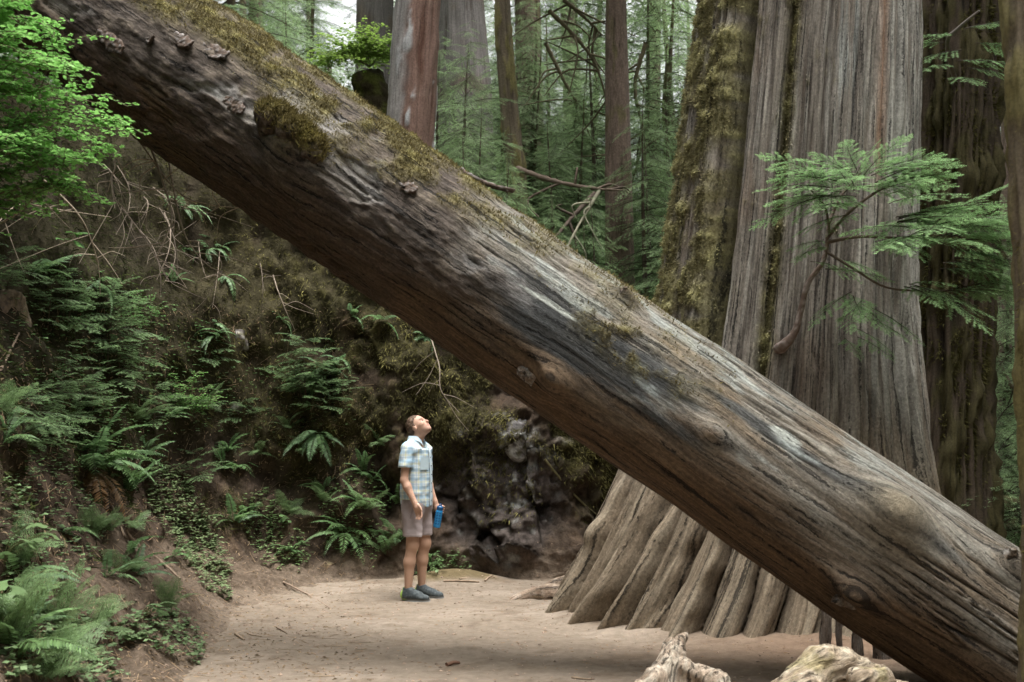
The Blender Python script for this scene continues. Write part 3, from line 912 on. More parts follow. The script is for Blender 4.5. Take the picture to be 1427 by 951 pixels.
# surface roots running out over the trail
def wood_root(name, pts, rads, parent, org, seed, n=16, m=70, flatz=0.7):
    C = catmull(pts, m)
    rr = catmull(np.array(rads)[:, None], m)[:, 0]
    V, F = tube(C, rr, n)
    V = V + (0.30 * np.append(np.repeat(rr, n), rr[[0, -1]]))[:, None] * np.stack([fbm(V, 7, 3, seed=seed + q) for q in range(3)], -1)
    th = np.append(np.tile(np.linspace(0, 2 * np.pi, n, endpoint=False), m), [0, 0])
    sa = np.append(np.repeat(np.linspace(0, 1, m), n), [0, 1])
    nq = fbm(V, 10, 3, seed=seed)
    c = mixc(np.tile(np.array([0.25, 0.185, 0.135]), (len(V), 1)), (0.36, 0.29, 0.23), sstep(-.1, .3, nq))
    return mk(name, V, F, M_root, parent, org, col=c, grn=np.stack([sa * 2, np.cos(th) * 1.5, np.sin(th) * 1.5], -1))
def gp(px, py, dz=0.0):
    d = ray(px, py); t = -CAM[2] / d[2]
    return CAM + d * t + np.array([0, 0, dz])
wood_root('surface_root', [gp(800, 838, .05), gp(770, 835, .05), gp(742, 832, .03), gp(715, 834, -.02), gp(700, 835, -.08)], [.13, .09, .06, .04, .02], gt, GO, 3)
wood_root('surface_root', [gp(800, 830, .08), gp(775, 826, .06), gp(755, 826, .0), gp(740, 828, -.05)], [.12, .08, .05, .03], gt, GO, 13)

# ------------------------------------------------------------------ foliage building blocks
def needles(A, B, step, nl, nw, up, ang=0.6):
    """two rows of needles along the segment A-B, lying in the plane across `up`"""
    d = B - A; L = np.linalg.norm(d)
    if L < 1e-4: return None
    d = d / L
    n = max(2, int(L / step))
    t = (np.arange(n) + RNG.uniform(0, 1, n) * .6) / n
    s = np.cross(up, d); s /= np.linalg.norm(s) + 1e-9
    p = A + d * (t * L)[:, None]
    V = []
    for sg in (1, -1):
        l = nl * RNG.uniform(0.7, 1.25, n) * (1 - 0.45 * t)
        dr = d * ang + s * sg + up * RNG.normal(0, 0.18, n)[:, None]
        V.append(np.stack([p - d * nw, p + d * nw, p + dr * l[:, None]], 1))
    return np.concatenate(V).reshape(-1, 3)

def spray_data(L, seed, step=0.009, nl=0.022, nw=0.0032, ntw=26, droop=0.22, sub=True, c0=(0.044, 0.083, 0.027), c1=(0.093, 0.167, 0.051)):
    """one flat hemlock bough along +X"""
    rr = random.Random(seed)
    so = Soup()
    m = 12
    t = np.linspace(0, 1, m)
    bend = rr.uniform(-.15, .15)
    ax_ = np.stack([t * L, bend * L * t ** 2, 0.10 * L * t - droop * L * t ** 2], -1)
    V, F = tube(ax_, 0.007 * L ** .7 * (1.05 - t), 4, False)
    so.add(V, F, (0.06, 0.042, 0.03))
    upv = np.array([0, 0, 1.0])
    c0, c1 = np.array(c0), np.array(c1)
    def put(A, B, tip):
        W = needles(A, B, step, nl, nw, upv)
        if W is None: return
        n = len(W) // 3
        k = RNG.uniform(0.75, 1.3, (n, 1)) * (c0 + (c1 - c0) * np.clip(tip + RNG.normal(0, .15, (n, 1)), 0, 1))
        so.add(W, np.arange(len(W)).reshape(-1, 3), np.repeat(k, 3, 0))
    for i in range(ntw):
        tt = 0.06 + 0.92 * i / ntw + rr.uniform(-.012, .012)
        A = np.array([np.interp(tt, t, ax_[:, k]) for k in range(3)])
        sg = 1 if i % 2 else -1
        ln = L * (0.40 * (1 - tt) ** 0.75 + 0.05) * rr.uniform(0.65, 1.15) * min(1, .45 + tt * 3)
        an = R(rr.uniform(42, 62))
        dr = np.array([math.cos(an), sg * math.sin(an), rr.uniform(-.22, .02)])
        B = A + dr * ln
        B[2] -= 0.10 * ln
        Mid = (A + B) / 2 + np.array([0, 0, .05 * ln])
        put(A, Mid, 0.25); put(Mid, B, 0.8)
        so.add(np.array([A - [0, .002, 0], A + [0, .002, 0], B]), np.array([[0, 1, 2]]), (0.07, 0.05, 0.035))
        if sub and ln > 0.12:
            for q in range(3, int(ln / 0.045)):
                f = q * 0.045 / ln
                if f > .95: break
                s2 = 1 if q % 2 else -1
                a2 = math.atan2(dr[1], dr[0]) + s2 * R(45)
                l2 = ln * 0.32 * (1 - f) + .03
                A2 = A + (B - A) * f
                put(A2, A2 + np.array([math.cos(a2), math.sin(a2), -.12]) * l2, 0.6)
    put(ax_[-3], ax_[-1] + np.array([.02, 0, -.01]), 1.0)
    return so

def spray_mesh(name, *a, **k):
    return spray_data(*a, **k).mesh(name, M_needle)

SPR_NEAR = [spray_mesh('bough', 0.55, s, c0=(0.121, 0.206, 0.092), c1=(0.263, 0.421, 0.184)) for s in range(4)]
SPR_SEED = [spray_mesh('bough', 0.36, 20 + s, step=.008, ntw=18, c0=(0.093, 0.152, 0.073), c1=(0.197, 0.304, 0.133)) for s in range(4)]

def set_dir(o, d, roll=0.0, sc=1.0):
    """turn an object's +X to direction d, keeping its flat side up"""
    d = Vector(d).normalized()
    yv = Vector((0, 0, 1)).cross(d)
    if yv.length < 1e-3: yv = Vector((0, 1, 0))
    yv.normalize()
    zv_ = d.cross(yv)
    m = Matrix((d, yv, zv_)).transposed()
    o.rotation_mode = 'QUATERNION'
    o.rotation_quaternion = m.to_quaternion() @ Quaternion((1, 0, 0), roll)
    o.scale = (sc, sc, sc)

def leaf_poly(n=5, wmax=0.42, fold=0.12, lobes=0):
    """flat pointed leaf along +X, unit length: centre line plus two edges"""
    t = np.linspace(0, 1, n + 1)
    w = wmax * np.sin(np.pi * t ** 0.8) ** 0.9
    if lobes:
        w = w * (0.8 + 0.28 * np.cos(t * lobes * 2 * np.pi))
    mid_ = np.stack([t, 0 * t, -0.12 * t ** 2], -1)
    lf = np.stack([t, w, -0.12 * t ** 2 + fold * w], -1)
    rt = np.stack([t, -w, -0.12 * t ** 2 + fold * w], -1)
    V = np.concatenate([mid_, lf, rt])
    k = np.arange(n)
    m = n + 1
    F = np.concatenate([np.stack([k, k + 1, m + k + 1, m + k], -1), np.stack([k, 2 * m + k, 2 * m + k + 1, k + 1], -1)])
    return V, F

def rot_to(d, upv=(0, 0, 1), roll=0.0):
    d = np.asarray(d, float); d = d / np.linalg.norm(d)
    y = np.cross(upv, d)
    if np.linalg.norm(y) < 1e-3: y = np.array([0, 1.0, 0])
    y /= np.linalg.norm(y)
    zz_ = np.cross(d, y)
    cr, sr = math.cos(roll), math.sin(roll)
    y2 = y * cr + zz_ * sr
    z2 = -y * sr + zz_ * cr
    return np.stack([d, y2, z2], 1)

# ------------------------------------------------------------------ ferns
def frond_mesh(L, seed, pairs=26, wid=0.13, pw=0.30, arch=0.55, col=(0.060, 0.113, 0.037), lace=False):
    """one fern frond along +X arching over; every pinna is its own blade"""
    rr = random.Random(seed)
    so = Soup()
    m = 18
    t = np.linspace(0, 1, m)
    side = rr.uniform(-.12, .12)
    C = np.stack([L * (t - 0.12 * t ** 3), side * L * t ** 2, L * (0.45 * t - arch * t ** 2)], -1)
    V, F = tube(C, 0.0035 * (1.15 - t), 4, False)
    so.add(V, F, (0.070, 0.085, 0.037))
    T = np.gradient(C, axis=0); T /= np.linalg.norm(T, axis=1)[:, None]
    lv, lf = leaf_poly(4, pw * 0.5, 0.1)
    for i in range(pairs):
        f = 0.10 + 0.89 * i / (pairs - 1)
        A = np.array([np.interp(f, t, C[:, k]) for k in range(3)])
        tt = np.array([np.interp(f, t, T[:, k]) for k in range(3)])
        ln = wid * (math.sin(math.pi * min(1, (0.16 + 0.84 * f)) ** 0.9) ** 0.7 + 0.06)
        for sg in (1, -1):
            yv = np.cross([0, 0, 1.0], tt); yv /= np.linalg.norm(yv)
            d = yv * sg + tt * (0.30 + .2 * f) + np.array([0, 0, -0.25 + rr.uniform(-.15, .15)])
            l = ln * rr.uniform(.85, 1.1)
            kc = np.array(col) * rr.uniform(0.75, 1.35)
            if lace:
                W = needles(A, A + d / np.linalg.norm(d) * l, l / 9 + .002, l * .26, l * .035, np.cross(tt, d) * sg, .35)
                if W is not None:
                    so.add(W, np.arange(len(W)).reshape(-1, 3), kc)
            else:
                M3 = rot_to(d, np.cross(tt, yv) * 1.0 if False else (0, 0, 1), rr.uniform(-.3, .3))
                so.add((lv * l) @ M3.T + A, lf, kc)
    return so.mesh('frond', M_leaf, True)

FR = [frond_mesh(1.0, s, arch=a, col=c_) for s, a, c_ in [(1, .35, (0.135, 0.235, 0.101)), (2, .55, (0.113, 0.191, 0.090)), (3, .75, (0.164, 0.274, 0.108)), (4, .9, (0.135, 0.235, 0.095))]]
FR_DRY = [frond_mesh(1.0, 7, arch=.95, col=(.15, .085, .035))]
FR_LADY = [frond_mesh(1.0, s, pairs=22, wid=.2, arch=a, lace=True, col=(0.165, 0.255, 0.110)) for s, a in [(11, .3), (12, .5), (13, .7)]]

def fern(px, py, L, n, label, meshes=FR, spread=(-180, 180), elev=(20, 70), dz=0.0, dry=0, face=None, group=None, pos=None):
    h = hit(px, py) if pos is None else pos
    loc = h[0] - h[1] * 0.02
    t = thing('fern', label, 'fern', tuple(loc), group=group)
    rr = random.Random(int(px * 7 + py))
    a0 = math.degrees(math.atan2(h[1][1], h[1][0]))
    for i in range(n):
        o = link('frond', rr.choice(meshes), t)
        az = R(a0 + spread[0] + (spread[1] - spread[0]) * (i + .5) / n + rr.uniform(-12, 12)) if face is None else R(face + spread[0] + (spread[1] - spread[0]) * (i + .5) / n)
        el = R(rr.uniform(*elev))
        set_dir(o, (math.cos(az) * math.cos(el), math.sin(az) * math.cos(el), math.sin(el)), rr.uniform(-.4, .4), L * rr.uniform(.75, 1.15))
    for i in range(dry):
        o = link('dead_frond', FR_DRY[0], t)
        az = R(a0 + rr.uniform(-60, 60))
        set_dir(o, (math.cos(az), math.sin(az), -0.6), rr.uniform(-.5, .5), L * rr.uniform(.6, .9))
    return t

fern(128, 655, 0.75, 15, 'large dark sword fern drooping from the bank above the bare roots', spread=(-110, 110), elev=(5, 70), dry=5)
fern(178, 690, 0.55, 10, 'pale sword fern arching over the small-leaved ground cover on the bank', meshes=[FR[0], FR[2]], spread=(-90, 90), elev=(20, 60))
fern(92, 742, 0.30, 6, 'small fern with two broad fronds hanging below the large dark fern', spread=(-80, 80), elev=(0, 35), dry=3)
fern(75, 872, 0.50, 8, 'lacy lady fern with a long pale frond reaching over the dirt slope', meshes=FR_LADY, spread=(-120, 100), elev=(20, 55))
fern(5, 900, 0.50, 8, 'lacy fern beside a broad-leaved plant at the foot of the slope', meshes=FR_LADY, spread=(-120, 120), elev=(20, 65))
fern(60, 945, 0.42, 8, 'low lacy fern with curling fronds at the trail edge', meshes=FR_LADY, spread=(-150, 150), elev=(15, 55))
fern(268, 470, 0.46, 2, 'single arching fern frond sticking out from the dark wall', spread=(-10, 30), elev=(20, 35), face=-15)
fern(443, 605, 0.52, 9, 'glossy sword fern hanging down the mossy wall', meshes=[FR[3], FR[1]], spread=(-80, 80), elev=(-50, 10))
fern(478, 745, 0.52, 9, 'dense green fern spilling down the bank behind the man', meshes=[FR[2], FR[3]], spread=(-80, 90), elev=(-10, 60))
fern(540, 775, 0.46, 8, 'yellow-green upright fern directly behind the man', meshes=FR_LADY + [FR[0]], spread=(-100, 100), elev=(25, 80))
fern(600, 788, 0.36, 7, 'short fern by the man\'s shoes', meshes=[FR[2]], spread=(-90, 90), elev=(10, 55))
fern(500, 700, 0.36, 7, 'small fern on the wall at the height of the man\'s waist', meshes=[FR[0], FR[2]], spread=(-90, 90), elev=(-15, 50))
fern(520, 668, 0.30, 6, 'small fern on the wall behind the man\'s shirt', spread=(-90, 90), elev=(-15, 45))
fern(328, 655, 0.40, 3, 'fern of three thin fronds lying on the bare soil of the bank', spread=(-60, 60), elev=(0, 30))
fern(235, 850, 0.34, 5, 'upright light green fern with toothed leaves on the dirt slope', meshes=FR_LADY, spread=(-100, 100), elev=(30, 65))
fern(240, 395, 0.34, 4, 'fern frond on the dark bank above the hemlock seedlings', spread=(-80, 80), elev=(0, 40))
fern(592, 468, 0.34, 5, 'fern hanging on the wall just below the log', spread=(-80, 80), elev=(-60, 0))
fern(45, 385, 0.50, 6, 'fern spreading flat fronds on the ledge below the leafy bush', spread=(-70, 80), elev=(5, 35))
fern(405, 770, 0.26, 9, 'bright green fern tuft on the dirt bank beside a cut root', meshes=[FR[3], FR_LADY[2]], spread=(-130, 130), elev=(0, 60))
fern(630, 470, 0.30, 5, 'fern on the wall top beneath the middle of the log', spread=(-80, 80), elev=(-40, 20))
fern(490, 440, 0.30, 6, 'small fern tucked on mossy ledge under the log', spread=(-80, 80), elev=(-20, 40))
fern(395, 700, 0.30, 6, 'dull fern on the leafy spur of the bank', spread=(-80, 80), elev=(-10, 45))

# ------------------------------------------------------------------ hemlock seedlings on the bank
def seedling(px, py, H, n, label, meshes=SPR_SEED, wide=1.0, lean=(0, 0), group=None, pos=None, arc=(-180, 180)):
    h = hit(px, py) if pos is None else (np.asarray(pos, float), np.array([0, -1.0, 0]))
    b = h[0] - h[1] * .03
    t = thing('hemlock_seedling', label, 'seedling', tuple(b), group=group)
    rr = random.Random(int(px * 3 + py * 5))
    q = np.linspace(0, 1, 10)
    C = np.stack([lean[0] * H * q, lean[1] * H * q, H * q], -1) + h[1] * (0.12 * H * np.sin(q * 1.6))[:, None]
    V, F = tube(C, 0.012 * H ** .5 * (1.1 - q), 6)
    mk('stem', V, F, M_twig, t, col=np.tile([0.085, 0.06, 0.042], (len(V), 1)))
    a0 = math.degrees(math.atan2(h[1][1], h[1][0]))
    for i in range(n):
        f = 0.15 + 0.85 * (i + .5) / n
        A = np.array([np.interp(f, q, C[:, k]) for k in range(3)])
        o = link('bough', rr.choice(meshes), t, tuple(A))
        az = R(a0 + arc[0] + (arc[1] - arc[0]) * ((i * 0.382 + rr.uniform(-.08, .08)) % 1.0))
        el = R(rr.uniform(-8, 22) + 30 * max(0, f - .75) * 2)
        set_dir(o, (math.cos(az) * math.cos(el), math.sin(az) * math.cos(el), math.sin(el)), rr.uniform(-.3, .3), wide * rr.uniform(.75, 1.15) * (1.15 - .6 * f))
    return t
seedling(150, 520, 0.80, 24, 'bushiest hemlock seedling on the left bank beside the torn soil', wide=1.5, arc=(-130, 130))
seedling(95, 470, 0.55, 14, 'slim hemlock seedling with an upright leader on the left bank', wide=1.1, arc=(-130, 130))
seedling(425, 560, 0.72, 20, 'hemlock seedling with flat tiers growing from the mossy wall', wide=1.45, arc=(-120, 120))
seedling(30, 640, 0.45, 16, 'low hemlock seedling above the large dark fern', wide=1.4, arc=(-120, 120))
seedling(215, 600, 0.45, 14, 'grey-green hemlock seedling below the bright huckleberry', wide=1.2, arc=(-120, 120))
seedling(110, 600, 0.45, 14, 'ragged hemlock seedling between bank soil and sword fern', wide=1.3, arc=(-120, 120))
seedling(455, 545, 0.35, 9, 'little hemlock seedling at the side of the tiered one', wide=1.1, arc=(-100, 100))
seedling(10, 420, 0.45, 12, 'hemlock seedling at the top of the torn soil bank', wide=1.3, arc=(-120, 120))

# smaller ferns and seedlings all over the left bank
rq = random.Random(31)
def scatter(n, zones):
    for i in range(n):
        x0, y0, x1, y1 = zones[i % len(zones)]
        yield rq.uniform(x0, x1), rq.uniform(y0, y1)
for x, y in scatter(40, [(0, 560, 200, 700), (120, 700, 250, 840), (400, 640, 560, 770), (0, 700, 160, 850), (300, 600, 470, 760), (0, 850, 200, 950), (380, 560, 560, 740), (200, 560, 340, 660)]):
    lace = rq.random() < .4
    fern(x, y, rq.uniform(.26, .42), rq.randrange(5, 9), 'small fern among the mixed undergrowth of the left bank', meshes=FR_LADY if lace else FR, spread=(-110, 110), elev=(0, 60), group='small ferns of the left bank')
for x, y in scatter(14, [(130, 240, 300, 400), (250, 330, 460, 470), (440, 440, 560, 560)]):
    fern(x, y, rq.uniform(.22, .40), rq.randrange(3, 7), 'small fern clinging to the dark wall under the log', meshes=[FR[1], FR[3]], spread=(-90, 90), elev=(-45, 30), group='small ferns on the dark wall')
for x, y in scatter(15, [(0, 400, 150, 560), (100, 420, 300, 600), (340, 470, 480, 620), (0, 560, 180, 680), (240, 560, 340, 680)]):
    seedling(x, y, rq.uniform(.25, .5), rq.randrange(8, 14), 'little hemlock among the mixed undergrowth of the left bank', wide=rq.uniform(.9, 1.3), arc=(-120, 120), group='little hemlocks of the left bank')

# ------------------------------------------------------------------ leafy shrubs (huckleberry): thin twigs set with small oval leaves
LV1, LF1 = leaf_poly(2, 0.40, 0.10)
def leafy(name, label, org_, stems, nl, lsize, col, seed, cat='shrub', twigs=9, tl=0.28, flat=0.35, group=None):
    rr = random.Random(seed)
    t = thing(name, label, cat, tuple(org_))
    lv = Soup()
    for st_ in stems:
        C = catmull(np.array(st_), 24)
        q = np.linspace(0, 1, 24)
        V, F = tube(C, 0.008 * (1.15 - q), 5)
        mk('stem', V, F, M_twig, t, org_, col=np.tile([0.13, 0.10, 0.07], (len(V), 1)))
        T = np.gradient(C, axis=0)
        for i in range(twigs):
            f = rr.uniform(.25, 1.0)
            k = int(f * 23)
            d = T[k] / np.linalg.norm(T[k]) * .6 + np.array([rr.gauss(0, 1), rr.gauss(0, 1), rr.gauss(.15, flat)])
            d /= np.linalg.norm(d)
            ln = tl * rr.uniform(.5, 1.3)
            A = C[k]
            ctrl = [A, A + d * ln * .5 + np.array([0, 0, .02]), A + d * ln + np.array([0, 0, -.12 * ln])]
            Ct = catmull(ctrl, 7)
            V, F = tube(Ct, 0.0025, 3, False)
            lv.add(V, F, (0.12, 0.10, 0.05))
            m = int(nl * ln / tl)
            for j in range(m):
                g = (j + .5) / m
                p = np.array([np.interp(g, np.linspace(0, 1, 7), Ct[:, q_]) for q_ in range(3)])
                az = math.atan2(d[1], d[0]) + (1 if j % 2 else -1) * R(rr.uniform(30, 85))
                dl = np.array([math.cos(az), math.sin(az), rr.uniform(-.3, .25)])
                sz = lsize * rr.uniform(.6, 1.25)
                if rr.random() < .35:       # side twiglet
                    p2 = p + dl * lsize * 1.3
                    for w_ in (-.9, -.3, .4, 1.0):
                        a3 = az + w_
                        M3 = rot_to((math.cos(a3), math.sin(a3), rr.uniform(-.3, .2)), roll=rr.uniform(-.4, .4))
                        lv.add((LV1 * sz) @ M3.T + p2, LF1, np.array(col) * rr.uniform(.7, 1.35))
                M3 = rot_to(dl, roll=rr.uniform(-.45, .45))
                lv.add((LV1 * sz) @ M3.T + p, LF1, np.array(col) * rr.uniform(.7, 1.35))
    lv.build('leaves', M_leaf, t, org_, smooth=True)
    return t

# the bright bush reaching in front of the log, rooted on the bank outside the picture
hb = hit(-60, 420)
bo = hb[0] - hb[1] * .03
def bs(*pts):
    return [bo + RNG.normal(0, .02, 3)] + [P(x, y, Y) for x, y, Y in pts]
leafy('huckleberry_bush', 'bright green leafy bush overhanging the upper end of the log', bo,
      [bs((-90, 250, 6.3), (-40, 140, 6.0), (60, 130, 5.9)), bs((-80, 260, 6.4), (0, 200, 6.1), (110, 190, 6.0)), bs((-90, 250, 6.2), (-30, 60, 5.9), (20, -20, 5.9)),
       bs((-90, 300, 6.4), (20, 240, 6.1), (120, 215, 6.0)), bs((-100, 200, 6.1), (-20, 90, 5.8), (95, 105, 5.8)), bs((-100, 180, 6.3), (-60, 20, 6.2), (30, -60, 6.2)),
       bs((-60, 300, 6.3), (30, 180, 6.2), (80, 60, 6.2)), bs((-90, 280, 6.0), (-20, 190, 5.8), (60, 230, 5.8)), bs((-90, 220, 6.2), (20, 130, 6.3), (140, 145, 6.3)), bs((-90, 220, 6.2), (-30, 30, 6.1), (45, 40, 6.1)),
       bs((-90, 320, 6.2), (0, 270, 6.0), (90, 262, 5.9)), bs((-80, 330, 6.3), (-10, 290, 6.1), (50, 265, 6.0)), bs((-90, 290, 6.1), (10, 215, 5.9), (95, 235, 5.9)), bs((-90, 250, 6.3), (40, 170, 6.2), (150, 175, 6.2)), bs((-100, 150, 6.0), (-30, 60, 5.8), (55, 85, 5.8))],
      15, 0.034, (0.20, 0.40, 0.11), 5, twigs=36, tl=0.26, flat=.22)
hb = hit(265, 585)
b2 = hb[0]
leafy('huckleberry_shrub', 'low bright huckleberry shrub between hemlock seedlings on the bank', b2 - hb[1] * .02,
      [[b2, b2 + np.array([x * .5, -.12, z * .55]), b2 + np.array([x, -.16, z])] for x, z in [(-.25, .25), (-.1, .42), (.08, .48), (.22, .33), (.34, .22), (.0, .28)]],
      11, 0.027, (0.176, 0.333, 0.100), 6, twigs=16, tl=0.16)
hb = hit(180, 470)
b2 = hb[0]
leafy('huckleberry_shrub', 'sprawling huckleberry shrub behind the bushiest hemlock seedling', b2 - hb[1] * .02,
      [[b2, b2 + np.array([x * .5, -.15, z * .55]), b2 + np.array([x, -.2, z])] for x, z in [(-.35, .25), (-.1, .42), (.18, .38), (.36, .25)]],
      11, 0.027, (0.142, 0.274, 0.092), 8, twigs=14, tl=0.18)

# ------------------------------------------------------------------ broad-leaved plants at the foot of the slope
def lobed_leaf():
    """palmate, toothed leaf in the XY plane, stalk at the origin, about unit size"""
    a = np.linspace(-2.5, 2.5, 41)
    r = 0.62 + 0.30 * np.cos(a * 2.4) * (np.abs(a) < 2.4) + 0.05 * np.cos(a * 22)
    r *= (1.0 - 0.10 * np.abs(a))
    V = np.stack([0.25 + r * np.cos(a) * .75, r * np.sin(a) * .8, -0.12 * (r * np.sin(a)) ** 2 - .18 * np.maximum(0, r * np.cos(a)) ** 2 + .03 * np.cos(a * 7)], -1)
    V = np.vstack([[0.2, 0, 0.05], V])
    k = np.arange(1, 41)
    return V, np.stack([0 * k, k, k + 1], -1)
LOBE = lobed_leaf()
def broadleaf(px, py, n, size, H, label, col=(0.093, 0.167, 0.055), seed=1):
    h = hit(px, py)
    t = thing('broad_leaved_plant', label, 'plant', tuple(h[0] - h[1] * .02))
    rr = random.Random(seed)
    a0 = math.atan2(h[1][1], h[1][0])
    for i in range(n):
        az = a0 + rr.uniform(-1.7, 1.7)
        d = np.array([math.cos(az), math.sin(az), 0])
        tip = d * rr.uniform(.2, .8) * H + np.array([0, 0, H * rr.uniform(.45, 1.0)])
        C = catmull([[0, 0, 0], tip * [.3, .3, .7], tip], 8)
        V, F = tube(C, 0.003, 4, False)
        mk('stalk', V, F, M_twig, t, col=np.tile([0.09, 0.10, 0.04], (len(V), 1)))
        M3 = rot_to(d + np.array([0, 0, rr.uniform(-.5, .1)]), roll=rr.uniform(-.35, .35))
        V = (LOBE[0] * size * rr.uniform(.7, 1.2)) @ M3.T + tip
        o = mk('leaf', V, LOBE[1], M_leaf, t, col=np.tile(np.array(col) * 1.3 * rr.uniform(.8, 1.3), (len(V), 1)))
broadleaf(5, 800, 9, 0.12, 0.34, 'broad-leaved plant with pale toothed leaves at the edge of the slope', (0.132, 0.206, 0.083), 1)
broadleaf(5, 870, 6, 0.14, 0.26, 'dusty broad-leaved plant with large drooping leaves above the lacy ferns', (0.093, 0.147, 0.060), 2)
broadleaf(200, 870, 7, 0.10, 0.18, 'low plant with a few wide rounded leaves on the dirt slope', (0.093, 0.147, 0.064), 3)
broadleaf(400, 735, 8, 0.09, 0.16, 'small broad-leaved plant on the bank above the bright fern tuft', (0.087, 0.147, 0.055), 4)
broadleaf(95, 345, 4, 0.16, 0.15, 'lone plant with wide green leaves hanging on the dark bank', (0.066, 0.147, 0.037), 5)
broadleaf(425, 575, 5, 0.08, 0.14, 'small pale-leaved plant hanging below the tiered hemlock seedling', (0.121, 0.186, 0.073), 6)
broadleaf(610, 800, 4, 0.06, 0.10, 'tiny leafy plant on the earth heap beside the man\'s shoes', (0.110, 0.176, 0.064), 7)

# ------------------------------------------------------------------ ground cover: small-leaved carpets nobody could count
def carpet(poly, n, size, col, seed, label):
    rr = random.Random(seed)
    so = Soup()
    poly = np.array(poly, float)
    lo, hi = poly.min(0), poly.max(0)
    def inside(x, y):
        r_ = False
        m = len(poly)
        for i in range(m):
            x1, y1 = poly[i]; x2, y2 = poly[(i + 1) % m]
            if (y1 > y) != (y2 > y) and x < (x2 - x1) * (y - y1) / (y2 - y1) + x1: r_ = not r_
        return r_
    k = 0
    while k < n:
        x, y = rr.uniform(lo[0], hi[0]), rr.uniform(lo[1], hi[1])
        if not inside(x, y): continue
        k += 1
        h = hit(x, y)
        p = h[0] + h[1] * rr.uniform(.0, .09)
        az = rr.uniform(0, 6.28)
        m = rr.choice((1, 3, 3))
        for j in range(m):
            a3 = az + j * 2.09
            d = np.array([math.cos(a3), math.sin(a3), rr.uniform(-.3, .15)])
            M3 = rot_to(d, roll=rr.uniform(-.4, .4))
            so.add((LV1 * [1, 1.25, 1] * size * rr.uniform(.6, 1.3)) @ M3.T + p, LF1, np.array(col) * 1.7 * rr.uniform(.6, 1.4))
    o = so.build('ground_cover', M_leaf, None, tuple(so.V[0][0]), True)
    o['kind'] = 'stuff'; o['label'] = label
carpet([(205, 640), (255, 655), (290, 720), (322, 800), (320, 840), (290, 825), (250, 770), (200, 700)], 1500, 0.030, (0.110, 0.147, 0.069), 1, 'carpet of small dusty green leaves down the bank')
carpet([(335, 690), (385, 680), (430, 770), (420, 800), (370, 790), (335, 740)], 520, 0.028, (0.093, 0.142, 0.055), 2, 'small leaves on the spur of the bank')
carpet([(140, 870), (250, 850), (285, 905), (280, 930), (200, 900), (150, 895)], 330, 0.034, (0.082, 0.122, 0.055), 3, 'low dull leaves on the dirt slope')
carpet([(575, 770), (640, 765), (660, 790), (610, 800), (580, 800)], 220, 0.026, (0.099, 0.157, 0.064), 4, 'small leaves at the foot of the wall')
carpet([(440, 690), (520, 640), (545, 720), (520, 790), (455, 760)], 420, 0.024, (0.082, 0.137, 0.046), 5, 'small leaves between the ferns of the wall')
carpet([(60, 560), (190, 560), (210, 640), (120, 650), (20, 660)], 420, 0.026, (0.082, 0.137, 0.051), 6, 'scattered leaves under the hemlock seedlings')
carpet([(330, 520), (480, 470), (500, 600), (400, 640), (340, 610)], 420, 0.022, (0.060, 0.098, 0.032), 7, 'scattered leaves on the mossy wall')

carpet([(0, 660), (110, 640), (150, 760), (60, 860), (0, 900)], 500, 0.03, (0.082, 0.127, 0.055), 8, 'low leaves between the ferns of the slope')
carpet([(0, 880), (120, 850), (170, 951), (0, 951)], 400, 0.034, (0.087, 0.127, 0.060), 9, 'low leaves at the foot of the slope')
carpet([(0, 370), (180, 380), (330, 480), (330, 600), (150, 600), (0, 560)], 700, 0.026, (0.082, 0.147, 0.055), 10, 'leaves of creeping plants on the upper bank')
# hanging moss on the wall
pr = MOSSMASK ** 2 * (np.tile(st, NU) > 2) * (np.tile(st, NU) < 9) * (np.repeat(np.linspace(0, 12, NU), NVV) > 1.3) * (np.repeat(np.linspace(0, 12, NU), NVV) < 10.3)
nm = 95000
pk = RNG.choice(len(pr), nm, p=pr / pr.sum())
nzv = fbm(BANK_V[pk], 2.5, 3, seed=90)
lb = sstep(5.4, 4.4, np.repeat(np.linspace(0, 12, NU), NVV)[pk])[:, None]  # left bank tufts dimmed: the shade there is put into their colour
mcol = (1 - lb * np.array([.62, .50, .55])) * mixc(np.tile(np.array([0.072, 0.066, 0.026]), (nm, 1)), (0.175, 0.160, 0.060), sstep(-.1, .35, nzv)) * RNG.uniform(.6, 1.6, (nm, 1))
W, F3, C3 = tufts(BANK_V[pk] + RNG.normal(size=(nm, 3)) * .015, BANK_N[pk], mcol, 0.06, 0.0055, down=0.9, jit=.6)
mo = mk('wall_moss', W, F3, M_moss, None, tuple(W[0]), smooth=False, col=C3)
mo['kind'] = 'stuff'; mo['label'] = 'hanging moss on the rock wall'

